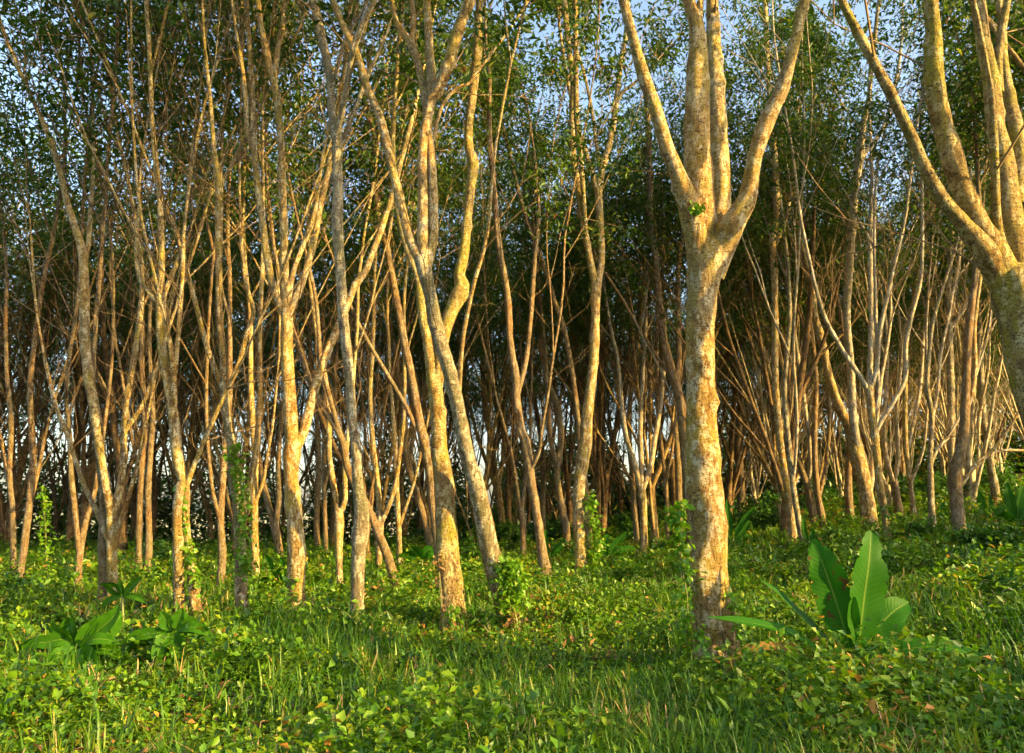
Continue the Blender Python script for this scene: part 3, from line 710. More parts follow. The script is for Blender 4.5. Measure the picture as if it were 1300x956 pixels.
TT('pale grey pole half hidden behind the dark red-barked trunk', 'pale',
   [(1230,643,7.5),(1229,600,6.5),(1228,560,6),(1232,510,5.5),(1236,450,5)], [], dead=10)
TT('thin bent whitish tree at the foot of the right edge tree', 'pale',
   [(1262,600,6),(1262,570,5),(1263,547,5),(1265,484,5),(1269,421,5),(1262,390,4.5),(1255,370,4)], [[(1265,500,3.5),(1275,470,3.5),(1283,430,3)],[(1264,530,3.5),(1256,505,3.5),(1250,480,3)]], dead=12, H=8, n_leaf=1500)
TT('dim trunk at the back between the reddish tree and its right neighbour', 'brown',
   [(1080,668,11),(1077,625,9.5),(1078,580,8),(1082,540,7),(1078,480,6)], [], dead=10)
TT('leaning trunk far left, before a bright gap of sky', 'brown',
   [(21,752,8.5),(28,712,8.5),(34,667,9),(39,625,8.5),(42,576,7.5),(38,500,6.5),(44,430,6)], [[(38,640,5),(48,600,5),(56,560,4)]], dead=8)
TT('orange trunk near the left edge with a bend to the right', 'brown',
   [(16,742,7),(17,700,7),(16,650,6.5),(12,600,6),(14,540,6),(8,470,5)], [[(16,640,5),(8,600,4),(2,560,4)]], dead=8)
TT('forked grey trunk left of the fan-branched tree', 'brown',
   [(99,753,9),(100,716,8.5),(104,685,8),(111,654,7),(120,625,6),(124,600,5)], [[(100,700,6),(95,650,7),(90,600,6.5),(89,560,6),(84,500,5),(90,440,5)]], dead=9)
TT('upright brown trunk midway between the fan-branched tree and the twin-stemmed one', 'brown',
   [(186,736,9),(189,690,8.5),(188,625,7.5),(191,576,7),(194,520,6),(190,450,5)], [], dead=10)
TT('narrow reddish trunk immediately right of the fan-branched tree', 'brown',
   [(176,733,9),(177,657,8.5),(180,592,7.5),(184,540,7),(180,470,6)], [[(179,600,4),(170,570,4),(165,540,4)]], dead=10)
TT('thick reddish trunk between the twin-stemmed tree and the shaded climber-hung one', 'brown',
   [(279,752,10.5),(282,706,10.5),(280,657,9),(284,592,8.5),(288,550,7.5),(292,500,6.5)], [[(280,665,6),(270,625,5.5),(266,590,5)]], dead=10)
TT('straight orange trunk tucked right behind the shaded climber-hung tree', 'gold',
   [(324,742,11.5),(323,673,10),(323,625,9),(324,580,8.5),(320,530,7.5),(318,470,6.5)], [[(323,640,5),(334,610,4.5),(340,575,4)]], dead=10)
TT('low V-forked brown tree left of the golden trunk with the pale branch', 'brown',
   [(357,714,8),(353,690,9.5),(349,667,11)], [[(349,672,8),(338,630,8),(331,595,7),(325,560,6),(320,500,5)],[(350,668,7),(354,630,7),(353,590,6),(357,540,5)]], dead=10)
TT('narrow dark trunk right of the golden trunk, first of a close pair', 'brown',
   [(404,704,8),(402,667,7.5),(404,609,7.5),(404,560,6.5),(399,500,6)], [], dead=9)
TT('narrow dark trunk right of the golden trunk, second and thinner of a close pair', 'brown',
   [(414,709,6.5),(412,641,5.5),(411,590,5.5),(412,540,5)], [[(412,620,4),(418,590,4),(420,560,3.5)]], dead=9)


# ------------------------------------------------------------------ the plantation behind: kinds built once, then copied tree by tree
def kind_tree(mat, hf, nl, r0, H, n_leaf, spread, dead, angle):
    root = empty('rubber_tree', (0, 0, 0), 'x', 'tree')
    T = Tree((0, 0, 0)); T.leafz = H * 0.62
    seed = R.uniform(0, 50)
    d = (UP + rv(0.05)).normalized(); p = Vector((0, 0, -0.25)); rows = []
    n = int((hf + 0.25) / 0.35)
    for k in range(n + 1):
        h = max(0, p.z)
        rows.append((p.x, p.y, p.z, r0 * (1 - 0.22 * h / hf + 0.18 * math.exp(-h / 0.2))))
        d = (d + rv(0.032) + UP * 0.03).normalized(); p = p + d * 0.35
    g = Geo(); D = catmull(rows, 0.2); g.tube(D[:, :3], D[:, 3], 9, 0.10, True, seed)
    top = Vector(D[-1][:3]); g.build('trunk', M[mat], root)
    a0 = R.uniform(0, 6.28)
    for k in range(nl):
        a = a0 + k * 6.28 / nl + R.uniform(-0.5, 0.5); t = R.uniform(angle * 0.6, angle * 1.3)
        dd = Vector((math.cos(a) * math.sin(t), math.sin(a) * math.sin(t), math.cos(t)))
        g = Geo()
        s0 = Vector(D[max(0, len(D) - 2 - 2 * k)][:3])
        T.grow(g, s0, dd, r0 * (0.72 if k == 0 else R.uniform(0.38, 0.6)), H * R.uniform(0.8, 1.0), 0, 0, spread)
        g.build('limb', M[mat], root)
    for _ in range(dead):
        z = R.uniform(hf * 0.7, H * 0.5)
        T.twig(Vector((R.gauss(0, 0.3), R.gauss(0, 0.3), z)), Vector((R.gauss(0, 1), R.gauss(0, 1), 1.0)), R.uniform(0.6, 1.8), 0.009, False)
    t = T.twigs.build('twigs', M['twig'], root); t['kind'] = 'stuff'
    T.crown(n_leaf, 0.165, 'crown', root)
    return root
KINDS = [kind_tree('brown_far', R.uniform(1.6, 3.4), R.choice((2, 3, 3, 4)), R.uniform(0.10, 0.15), R.uniform(12.5, 15.5), 6600, 0.85, 6, R.uniform(0.2, 0.4)) for _ in range(6)]
KINDS += [kind_tree('gold_far', R.uniform(1.3, 2.6), 3, R.uniform(0.10, 0.14), R.uniform(12, 14), 6600, 0.9, 10, R.uniform(0.25, 0.42)) for _ in range(3)]
BUSHY = [kind_tree('pale_far', R.uniform(1.0, 2.4), 4, R.uniform(0.10, 0.13), R.uniform(9, 11.5), 5000, 0.7, 8, 0.22) for _ in range(3)]
SPOTS = []
PLACED = [(o.location.x, o.location.y) for o in COL.objects if o.get('category') == 'tree' and o.parent is None and o.location.y > 3]
yy = 12.5
while yy < 52:
    xx = -0.78 * yy - 3
    while xx < 0.78 * yy + 3:
        x = xx + R.uniform(-0.7, 0.7); y = yy + R.uniform(-1.0, 1.0)
        xx += 2.5 + yy * 0.03
        if y < 24 and abs(x) < 0.68 * y: 
            if R.random() < (1.0 if y < 18 else 0.5): continue
        if x < -3 and y > 46: continue
        if x < -0.15 * y and y < 28 and R.random() < 0.5: continue
        if min((x - a) ** 2 + (y - b) ** 2 for a, b in PLACED) < 0.8: continue
        SPOTS.append((x, y))
    yy += 3.6
def copy_thing(src, loc, rz, s):
    r = src.copy(); COL.objects.link(r); r.location = loc; r.rotation_euler = (R.gauss(0, 0.035), R.gauss(0, 0.035), rz); r.scale = (s, s, s * R.uniform(0.92, 1.08))
    for ch in src.children:
        c = ch.copy(); COL.objects.link(c); c.parent = r
    return r
first = set()
for (x, y) in SPOTS:
    right = x > 0.28 * y
    src = R.choice(BUSHY) if right and R.random() < 0.4 else R.choice(KINDS)
    loc = (x, y, gzf(x, y)); rz = R.uniform(0, 6.28); s = R.uniform(0.85, 1.12)
    if src.name in first: o = copy_thing(src, loc, rz, s)
    else:
        first.add(src.name); o = src; o.location = loc; o.rotation_euler = (0, 0, rz)
    side = 'left' if x < -0.2 * y else 'right' if right else 'middle'
    far = 'far' if y > 28 else 'near'
    pale = src in BUSHY
    what = ('pale bushy many-stemmed rubber tree' if pale else 'slender brown leafy-topped rubber tree')
    where = {'left': 'against bright sky gaps on the left', 'middle': 'in the middle of the plantation', 'right': 'up the right slope'}[side]
    how = 'deep behind the others' if far == 'far' else 'behind the front rows'
    tag(o, f'{what} {how} {where}'.replace('leafy-topped ', ''), 'tree', f'{"pale bushy" if pale else "slender"} trees {how} {where}')
for k in KINDS + BUSHY:
    if k.name not in first:
        for ch in list(k.children): bpy.data.objects.remove(ch)
        bpy.data.objects.remove(k)
print('background trees', len(SPOTS))

# ------------------------------------------------------------------ undergrowth
def field(n, rmin, rmax, amax=0.85, power=1.0):
    u = NR.random(n); r = rmin * (rmax / rmin) ** (u ** power); a = NR.uniform(-amax, amax, n)
    x = r * np.sin(a); y = r * np.cos(a)
    return x, y, r
def herb_cover(n, rmin, rmax, name, label, top=0.18, k=7, big=1.0):
    x, y, r = field(n, rmin, rmax)
    dens = 0.5 + 0.5 * np.sin(x * 1.7 + 2 * np.sin(y * 0.9)) * np.sin(y * 1.3 + 1.5 * np.sin(x * 0.8))
    keep = NR.random(n) < 0.45 + 0.55 * dens
    x, y, r, dens = x[keep], y[keep], r[keep], dens[keep]
    if top > 0.3:
        sel = dens > 0.55; x, y, r, dens = x[sel], y[sel], r[sel], dens[sel]
    H = (0.05 + top * dens * NR.random(len(x))) * (1 + 0.02 * r)
    X = np.repeat(x, k) + NR.normal(size=len(x) * k) * 0.07 * np.repeat(1 + r * 0.03, k)
    Y = np.repeat(y, k) + NR.normal(size=len(x) * k) * 0.07
    Z = gz(X, Y) + np.repeat(H, k) * NR.uniform(0.2, 1.1, len(X))
    size = big * np.repeat(0.026 + 0.0020 * r, k) * np.repeat(NR.uniform(0.7, 1.6, len(x)), k)
    t = np.clip(np.repeat(NR.beta(2, 2, len(x)), k) + NR.normal(size=len(X)) * 0.1, 0, 0.96)
    t[NR.random(len(t)) < 0.012] = 1.0
    V, F, S, T = leaves_np(np.stack([X, Y, Z], 1), size, NR, 0.05, 0.62, 0.10, tint=t)
    tag(mesh_np(name, V, F, S, M['herb'], None, T), label, kind='stuff')
herb_cover(80000, 3.0, 46, 'ground_cover', 'low leafy weeds carpeting the plantation floor')
herb_cover(15000, 3.6, 40, 'tall_weeds', 'taller leafy weeds standing in patches between the trunks', 0.42, 14, 1.4)

def grass(n, rmin, rmax, name, label):
    x, y, r = field(n, rmin, rmax)
    dens = 0.5 + 0.5 * np.sin(x * 1.1 + 4) * np.sin(y * 0.8 + 1.0)
    keep = NR.random(n) < 0.08 + 0.92 * dens ** 1.6
    x, y, r = x[keep], y[keep], r[keep]; nb = 10; N = len(x) * nb
    X = np.repeat(x, nb) + NR.normal(size=N) * 0.035; Y = np.repeat(y, nb) + NR.normal(size=N) * 0.035
    Z = gz(X, Y) - 0.01; B = np.stack([X, Y, Z], 1)
    L = NR.uniform(0.08, 0.34, N) * np.repeat(NR.uniform(0.6, 1.3, len(x)), nb)
    a = NR.uniform(0, 2 * PI, N); out = np.stack([np.cos(a), np.sin(a), 0 * a], 1); side = np.stack([-np.sin(a), np.cos(a), 0 * a], 1)
    ln = NR.uniform(0.15, 0.8, N)[:, None]; W = (0.0016 + 0.00042 * np.repeat(r, nb))[:, None] * NR.uniform(0.7, 1.6, N)[:, None]
    z = np.array([0, 0, 1.0]); Lc = L[:, None]
    p1 = B + z * Lc * 0.5 + out * Lc * ln * 0.22; p2 = B + z * Lc * (0.9 - 0.25 * ln) + out * Lc * ln * 0.7; p3 = B + z * Lc * (1.0 - 0.55 * ln) + out * Lc * ln * 1.15
    V = np.stack([B - side * W * .7, B + side * W * .7, p1 - side * W, p1 + side * W, p2 - side * W * .7, p2 + side * W * .7, p3], 1).reshape(-1, 3)
    b = np.arange(N)[:, None] * 7
    F4 = np.concatenate([b + [[0, 1, 3, 2]], b + [[2, 3, 5, 4]]], 1).reshape(-1)
    F3 = (b + [[4, 5, 6]]).reshape(-1)
    loops = np.concatenate([F4, F3]); st = np.concatenate([np.arange(2 * N) * 4, 8 * N + np.arange(N) * 3])
    t = np.clip(np.repeat(NR.beta(2, 2.2, len(x)), nb) + NR.normal(size=N) * 0.1, 0, 0.93); t[NR.random(N) < 0.03] = NR.uniform(0.95, 1, 1)[0]
    tag(mesh_np(name, V, loops, st, M['grass'], None, np.repeat(t, 7)), label, kind='stuff')
grass(19000, 3.0, 26, 'grass', 'short green grass growing between the trunks')

# fallen dry leaves
x, y, r = field(3500, 3, 30)
V, F, S, T = leaves_np(np.stack([x, y, gz(x, y) + 0.03 + NR.random(len(x)) * 0.05], 1), 0.07 + 0.002 * r, NR, 0, 0.5, 0.15)
tag(mesh_np('fallen_leaves', V, F, S, M['dry'], None, T), 'dry brown leaves fallen among the weeds', kind='stuff')

# ------------------------------------------------------------------ broad leaves
def blade(name, ctrl, width, mat, parent, origin, roll=0.0, prof='banana', nseg=46, fold=0.25, wave=0.03, seed=0, tear=0.0):
    """ctrl: world points along the midrib (base first); width in metres"""
    P = catmull([(*c, 0.01) for c in ctrl], np.linalg.norm(np.array(ctrl[-1]) - np.array(ctrl[0])) / nseg)[:, :3]
    n = len(P); T = np.gradient(P, axis=0); T /= np.linalg.norm(T, axis=1)[:, None]
    view = np.array([0, 1.0, 0.12]); rr = random.Random(seed)
    nw = 8; us = np.linspace(-1, 1, nw + 1); V = []; tint = []; al = []
    for i in range(n):
        t = i / (n - 1)
        s = np.cross(T[i], view); s /= np.linalg.norm(s) + 1e-9
        nn = np.cross(s, T[i])
        c, q = math.cos(roll), math.sin(roll); s, nn = s * c + nn * q, nn * c - s * q
        if prof == 'banana':
            w = 0.03 if t < 0.1 else 0.03 + 0.97 * max(0.0, math.sin(PI * min(1, (t - 0.1) / 0.9) ** 0.85)) ** 0.55
        elif prof == 'lance': w = max(0.03, math.sin(PI * t ** 0.9) ** 0.8)
        else: w = max(0.03, math.sin(PI * t ** 0.7) ** 0.7)
        w *= width / 2
        for u in us:
            wl = w * (1 - tear * min(1.0, 3.5 * max(0, mnoise.noise(Vector((t * 22, seed + 5 * (u > 0), 0))) - 0.12)) * abs(u) ** 3)
            wz = wave * width * math.sin(t * 19 + u * 2 + seed) * abs(u) ** 2
            V.append(P[i] + s * u * wl - nn * (fold * abs(u) * wl + wz)); tint.append(abs(u)); al.append(t)
    V = np.array(V) - np.array(origin); m_ = nw + 1
    i = (np.arange(n - 1)[:, None] * m_ + np.arange(nw)[None, :]).ravel()
    q = np.stack([i, i + 1, i + m_ + 1, i + m_], -1)
    o = mesh_np(name, V, q.ravel(), np.arange(len(q)) * 4, mat, parent, tint, True)
    a = o.data.attributes.new('along', 'FLOAT', 'POINT'); a.data.foreach_set('value', np.asarray(al, np.float32))
    return o
def pxw(px, py, Y): return tuple(unproj(px, py, Y))
def plant_px(name, label, cat, base, leaves, mat, group=None, stem=None, prof='banana', fold=0.25):
    b = ground_hit(*base); Y0 = b.y; z = gzf(b.x, b.y)
    root = empty(name, (b.x, b.y, z), label, cat, group)
    for k, lf in enumerate(leaves):
        pts, w = lf[0], lf[1]; roll = lf[2] if len(lf) > 2 else 0
        if prof == 'lance': w *= 1.2; roll *= 0.6
        mt = lf[3] if len(lf) > 3 else mat
        ctrl = [pxw(p[0], p[1], Y0 + (p[2] if len(p) > 2 else 0)) for p in pts]
        blade('leaf', ctrl, w * Y0 / FPX, M[mt], root, (b.x, b.y, z), roll, prof, seed=k * 7.3 + b.x, tear=0.22 if prof == 'banana' else 0.0, fold=fold)
    if prof == 'lance' and len(leaves) > 9:
        for k, lf in enumerate(leaves):
            dx, dy_ = R.uniform(-9, 9), R.uniform(-4, 9); n_ = len(lf[0]) - 1
            ctrl = [pxw(p[0] + dx * q / n_, p[1] + 3 + dy_ * q / n_, Y0 + 0.12 * q / n_ + (p[2] if len(p) > 2 else 0)) for q, p in enumerate(lf[0])]
            blade('leaf', ctrl, lf[1] * 1.3 * Y0 / FPX, M[mat], root, (b.x, b.y, z), R.uniform(-.7, .7), prof, seed=k * 3.1 + b.x, fold=fold)
    if stem:
        g = Geo(); pts = [pxw(p[0], p[1], Y0 + 0.02) for p in stem]
        D = catmull([(*(np.array(p) - np.array((b.x, b.y, z))), st[2] * Y0 / FPX / 2) for p, st in zip(pts, stem)], 0.03)
        g.tube(D[:, :3], D[:, 3], 8); g.build('stem', M['stem'], root)
    return root
plant_px('banana_plant', 'young banana plant with two tall upright leaves, in front at the right', 'banana plant', (1088, 858),
  [([(1082,838),(1074,805),(1060,760),(1046,720),(1032,684,.05)], 47, 0.25, 'banana_spot'),
   ([(1088,840),(1092,805),(1097,760),(1103,715),(1106,673,.06)], 52, -0.2),
   ([(1090,842,.05),(1098,815,.08),(1115,795,.12),(1136,775,.15),(1154,764,.2)], 44, 0.5),
   ([(1090,848,-.05),(1115,836,-.1),(1150,824,-.15),(1200,822,-.2),(1255,836,-.25)], 26, 1.1),
   ([(1080,856,-.05),(1050,836,-.1),(1010,806,-.2),(960,792,-.3),(897,783,-.35)], 16, -1.1),
   ([(1076,846,.0),(1050,815,.05),(1020,785,.1),(990,755,.1),(965,736,.1)], 20, -1.15),
   ([(1074,856,-.1),(1030,832,-.15),(985,821,-.25),(948,826,-.3),(925,846,-.35),(914,866,-.38)], 13, -0.9, 'banana_dead'),
   ([(1080,856,-.1),(1068,848,-.15),(1052,846,-.2),(1030,858,-.25)], 18, .8)],
  'banana', stem=[(1088,864,12),(1087,850,10),(1085,835,7)])
plant_px('broadleaf_plant', 'dark glossy broad-leaved plant in the left foreground, larger of the two', 'plant', (98, 858),
  [([(96,822),(108,806),(120,792),(122,780)], 15, .2), ([(110,818),(125,800),(142,785),(153,767)], 19, .4),
   ([(94,820),(80,812),(62,815),(38,822)], 16, -.8), ([(92,816),(82,805),(72,798),(66,788)], 15, .5),
   ([(96,822,-.1),(82,830,-.15),(66,840,-.2),(56,852,-.2)], 17, -.5), ([(98,824,-.15),(96,836,-.2),(92,850,-.25),(89,864,-.25)], 19, .2),
   ([(100,824,-.12),(112,832,-.2),(118,846,-.25),(117,862,-.25)], 18, .3), ([(100,820,-.05),(118,812,-.1),(136,812,-.1),(152,818,-.1)], 12, 1.0),
   ([(98,816,.1),(92,800,.1),(88,790,.15),(76,796,.15)], 14, .1), ([(102,822,0),(122,822,0),(142,826,0),(160,838,0)], 13, .8),
   ([(92,822,0),(72,818,0),(48,816,0),(22,830,0)], 13, -.9), ([(104,812,.05),(118,803,.05),(132,800,.05),(141,806,.05)], 15, .7)],
  'broad', stem=[(101,864,6),(99,840,5),(97,815,4)], prof='lance', fold=0.35)
plant_px('broadleaf_plant', 'dark glossy broad-leaved plant in the left foreground, smaller right-hand one', 'plant', (222, 858),
  [([(222,800),(226,788),(230,778),(232,771)], 13, .2), ([(220,800),(213,792),(208,783),(205,776)], 14, -.2),
   ([(222,802,-.05),(240,796,-.1),(258,800,-.1),(273,812,-.1)], 11, .9), ([(220,804,-.1),(226,818,-.15),(227,832,-.2),(226,846,-.2)], 17, .2),
   ([(216,804,-.1),(206,816,-.15),(200,832,-.2),(202,846,-.2)], 14, .4), ([(216,800,0),(196,804,0),(172,808,0),(150,820,0)], 12, -.9),
   ([(214,802,0),(205,812,0),(208,824,0),(214,834,0)], 16, 0), ([(222,800,.05),(238,790,.05),(246,790,.05),(256,797,.05)], 10, .6),
   ([(214,832,-.1),(198,842,-.15),(188,856,-.2),(184,868,-.2)], 16, .2), ([(220,836,-.1),(228,848,-.15),(236,858,-.2),(240,870,-.2)], 15, -.2),
   ([(213,836,-.05),(204,850,-.1),(200,862,-.1),(202,876,-.1)], 16, .1)],
  'broad', stem=[(214,866,6),(213,840,5),(219,802,4)], prof='lance', fold=0.35)
plant_px('broadleaf_plant', 'single-stemmed plant holding slim dark leaves out before the fan-branched tree', 'plant', (156, 800),
  [([(154,756),(145,752),(137,745),(130,740)], 8, .6), ([(154,757),(150,748),(146,742),(124,742)], 6, .8), ([(155,757),(164,748),(172,740),(180,731)], 9, .5),
   ([(155,756),(154,748),(153,742),(152,734)], 7, .1), ([(156,758),(166,757),(176,759),(186,766)], 7, .8), ([(154,758),(143,760),(134,766),(128,774)], 7, -.8)],
  'broad', stem=[(155,800,3.5),(156,780,3),(155,757,2.5)], prof='lance', fold=0.3)
plant_px('broadleaf_plant', 'pale umbrella-like broad leaf held flat left of the mossy trunk', 'plant', (537, 738),
  [([(536,710),(526,703),(515,703),(503,708)], 9, 1.0), ([(536,710),(544,703),(552,704),(560,711)], 9, .9), ([(536,710),(534,703),(530,698),(522,694)], 9, .6),
   ([(536,710),(540,702),(545,697),(552,696)], 9, .5), ([(536,710),(530,708),(521,710),(513,716)], 8, -.9)], 'banana', stem=[(537,740,2.5),(536,725,2),(536,710,2)], prof='lance')
plant_px('banana_plant', 'small banana plant beside the foot of the golden trunk', 'banana plant', (357, 752),
  [([(358,744),(352,728),(345,714),(336,704)], 11, .3), ([(358,744),(359,730),(359,718),(357,708)], 13, .1), ([(358,746),(346,738),(336,736),(330,742)], 12, .5), ([(359,746),(366,738),(372,735),(378,738)], 9, -.5)],
  'banana', stem=[(358,754,5),(358,748,4),(358,742,3)])
plant_px('banana_plant', 'small banana plant with splayed leaves right of the orange-lit goblet tree', 'banana plant', (771, 716),
  [([(771,708),(768,698),(768,688),(772,678)], 11, .2), ([(772,708),(780,694),(788,684),(796,675)], 10, .3), ([(772,709),(784,700),(796,697),(809,697)], 10, .7),
   ([(770,709),(765,700),(761,697),(756,700)], 8, -.4), ([(772,710),(782,706),(792,707),(800,713)], 9, .8)], 'banana', stem=[(771,718,5),(771,712,4),(771,706,3)])
plant_px('banana_plant', 'small banana plant touching the swollen dark foot of a brown trunk', 'banana plant', (700, 716),
  [([(697,710),(693,698),(692,686),(693,672)], 8, .1), ([(698,710),(704,698),(711,690),(718,682)], 5, .8), ([(698,711),(705,702),(711,697),(715,692)], 8, .5)], 'banana', stem=[(698,718,4),(698,712,3),(697,708,2)])
plant_px('banana_plant', 'banana seedling with upright leaf just right of the biggest trunk', 'banana plant', (932, 694),
  [([(929,686),(926,668),(924,650),(923,634)], 10, .1), ([(931,686),(939,670),(948,656),(958,644)], 8, .6), ([(931,687),(939,678),(946,670),(952,661)], 11, .4), ([(932,688),(940,684),(950,682),(960,686)], 8, .8)], 'banana', stem=[(931,698,5),(931,690,4),(930,684,3)])
plant_px('banana_plant', 'banana seedling behind the tall spotted leaf on the slope', 'banana plant', (1031, 694),
  [([(1026,690),(1022,678),(1020,668),(1020,658)], 8, .1), ([(1028,690),(1031,680),(1032,674),(1030,670)], 6, .4), ([(1028,691),(1034,684),(1038,680),(1040,681)], 7, .6)], 'banana', stem=[(1028,696,4),(1028,692,3),(1027,688,2)])
plant_px('banana_plant', 'upright banana leaves beyond the dark red-barked trunk at far right', 'banana plant', (1256, 668),
  [([(1255,662),(1250,648),(1246,636),(1242,622)], 9, .2), ([(1256,662),(1258,648),(1257,636),(1256,628)], 7, 0), ([(1257,662),(1264,652),(1272,646),(1279,642)], 8, .5)], 'banana', stem=[(1256,670,4),(1256,664,3),(1255,660,3)])
plant_px('banana_plant', 'large dark banana clump at the right edge on the slope', 'banana plant', (1292, 672),
  [([(1290,664),(1284,645),(1280,630),(1278,612)], 13, .2), ([(1292,664),(1292,645),(1295,628),(1300,616)], 14, 0), ([(1292,664),(1300,652),(1308,642),(1318,636)], 14, .4), ([(1290,665),(1280,655),(1272,652),(1264,655)], 11, .8)], 'banana', stem=[(1291,674,6),(1291,668,5),(1291,662,4)])
plant_px('banana_plant', 'single upright banana shoot at the foot of the white flecked pole', 'banana plant', (1199, 672),
  [([(1199,668),(1197,656),(1196,646),(1197,638)], 11, .1), ([(1199,668),(1202,658),(1203,650),(1204,645)], 7, .3)], 'banana', stem=[(1199,674,3),(1199,670,3),(1199,667,2)])

# ------------------------------------------------------------------ feathery fronds
def frond_plant(label, base, fronds, mat='vine', name='fern', cat='fern', dens=11, group=None):
    b = ground_hit(*base); z = gzf(b.x, b.y); o_ = np.array((b.x, b.y, z))
    root = empty(name, (b.x, b.y, z), label, cat, group)
    for pts, w in fronds:
        ctrl = [pxw(p[0], p[1], b.y + (p[2] if len(p) > 2 else 0)) for p in pts]
        D = catmull([(*c, 0.002 + 0.0004 * b.y) for c in ctrl], 0.02)[:, :4]; D[:, :3] -= o_
        T_ = np.gradient(D[:, :3], axis=0); T_ /= np.linalg.norm(T_, axis=1)[:, None]
        C, Dr, Sz = [], [], []
        for q in range(dens * 2):
            t = 0.22 + 0.78 * (q // 2) / (dens - 1); i = min(len(D) - 1, int(t * (len(D) - 1)))
            s = np.cross(T_[i], (0, 1, 0.3)); s /= np.linalg.norm(s) + 1e-9
            C.append(D[i, :3]); Dr.append(s * (1 if q % 2 else -1) + T_[i] * 0.55 + np.array((0, 0, -.12))); Sz.append(w * b.y / FPX * max(0.3, math.sin(PI * min(1, t * 0.85 + .08))))
        V, F, S, Tt = leaves_np(np.array(C), np.array(Sz), NR, 0, 0.26, 0.06, dirs=np.array(Dr), tint=NR.uniform(.3, .8, len(C)))
        fo = mesh_np('frond', V, F, S, M[mat], root, Tt)
        g = Geo(); g.tube(D[:, :3], np.linspace(D[0, 3], D[-1, 3] * .4, len(D)), 5); g.build('rachis', M['stem'], fo)
    return root
frond_plant('bright yellow-green fern frond standing at the foot of the bushy climber', (672, 792), [([(671,790),(669,780),(671,768),(678,757)], 9), ([(671,790),(666,782),(662,776),(658,775)], 8)])
frond_plant('fern with a low striped frond reaching right of the young banana plant', (1150, 862), [([(1150,858),(1175,846),(1205,838),(1240,836)], 15), ([(1150,858),(1140,846),(1128,838),(1112,834)], 14), ([(1150,858),(1158,842),(1170,832),(1186,828)], 13)], 'shrub')
frond_plant('dark compound-leaved seedling drooping at right, below the right edge tree', (1268, 790), [([(1268,770),(1266,750),(1262,732),(1252,722)], 22), ([(1268,770),(1274,748),(1284,738),(1298,740)], 20), ([(1266,768),(1258,742),(1250,736),(1240,750)], 18)], 'shrub')
frond_plant('compound-leaved seedling below the dark red-barked trunk', (1222, 722), [([(1222,716),(1214,706),(1206,702),(1196,706)], 13), ([(1222,716),(1228,706),(1236,702),(1248,706)], 13), ([(1222,716),(1222,706),(1224,698),(1230,694)], 12)], 'shrub')
frond_plant('low fern right of the young banana plant beside fallen leaves', (1180, 772), [([(1180,768),(1172,756),(1164,752),(1154,754)], 12), ([(1180,768),(1186,756),(1192,752),(1200,758)], 12), ([(1180,768),(1180,758),(1178,750),(1176,744)], 10)], 'shrub')

# ------------------------------------------------------------------ climbers on trunks
def leaf_cluster(root, C, size, mat, down=0.5, wid=0.62):
    C = np.array(C)
    V, F, S, T = leaves_np(C, np.full(len(C), size), NR, down, wid, 0.1, tint=np.clip(NR.beta(2, 2, len(C)) * (1.0), 0, 1))
    return mesh_np('leaves', V, F, S, M[mat], root, T)
def climber(label, base, path, n, size_px, mat='vine', group=None, off=0.0, name='climbing_vine', cat='vine'):
    """base: foot pixel of the trunk it grows on; path: (px, py, half width px)"""
    b = ground_hit(*base); Y0 = b.y - off; o_ = np.array(pxw(path[0][0], path[0][1], Y0))
    root = empty(name, tuple(o_), label, cat, group); C = []
    for _ in range(n):
        k = R.randrange(len(path) - 1); t = R.random(); a, c = path[k], path[k + 1]
        w = a[2] * (1 - t) + c[2] * t
        p = pxw(a[0] * (1 - t) + c[0] * t + R.gauss(0, w * .55), a[1] * (1 - t) + c[1] * t + R.gauss(0, 3), Y0 + R.gauss(0, 0.04) - abs(R.gauss(0, w * .3)) * Y0 / FPX)
        C.append(np.array(p) - o_)
    leaf_cluster(root, C, size_px * Y0 / FPX, mat)
    for q in range(2):
        D = catmull([(*(np.array(pxw(p[0] + R.gauss(0, p[2] * .3), p[1], Y0 + .01)) - o_), 0.0016 * Y0 ** .6) for p in path], 0.05)
        g = Geo(); g.tube(D[:, :3], D[:, 3], 5); g.build('stem', M['stem'], root)
    return root
climber('leafy vine climbing the left side of the biggest trunk', (912, 852), [(874,820,8),(872,760,10),(870,720,12),(862,680,12),(860,655,12),(868,640,8)], 260, 12, off=.19)
climber('short bright vine with a yellow leaf on the right of the biggest trunk', (912, 852), [(936,805,3),(934,785,5),(930,765,5),(925,745,5)], 50, 11, off=.16)
climber('tuft of vine leaves at the front foot of the biggest trunk', (912, 852), [(896,820,5),(892,806,6),(888,796,5)], 30, 11, off=.27)
climber('scrambling bright climber smothering the foot of the leaning grey trunk', (650, 800), [(648,790,12),(645,762,16),(648,735,20),(644,712,12)], 950, 8, off=.15)
climber('brown dead thatch of vine under the scrambling bright climber', (650, 802), [(652,800,9),(651,788,10),(649,776,8)], 110, 7, mat='dry', off=.1)
climber('vine leaves dotted up the twin-stemmed tree', (251, 789), [(250,745,7),(245,725,8),(238,690,6),(230,640,6),(228,615,4)], 190, 8.5, off=.12)
climber('thick green vine wrapping the shaded dark trunk', (308, 787), [(312,730,8),(310,700,12),(308,660,10),(306,620,7),(300,585,12),(296,565,8)], 330, 9, off=.14)
climber('pale green vine curtain hanging right of the orange-lit goblet tree', (738, 732), [(754,715,7),(757,690,10),(753,655,9),(748,628,4)], 330, 7, off=.05)
climber('green vine column beside the bright gap at far left', (62, 745), [(62,740,9),(60,710,9),(56,670,8),(56,640,7),(52,620,5)], 260, 6.5)
climber('few climber leaves on the lower golden trunk', (379, 796), [(370,765,4),(368,745,5),(372,735,4)], 34, 9, off=.15)
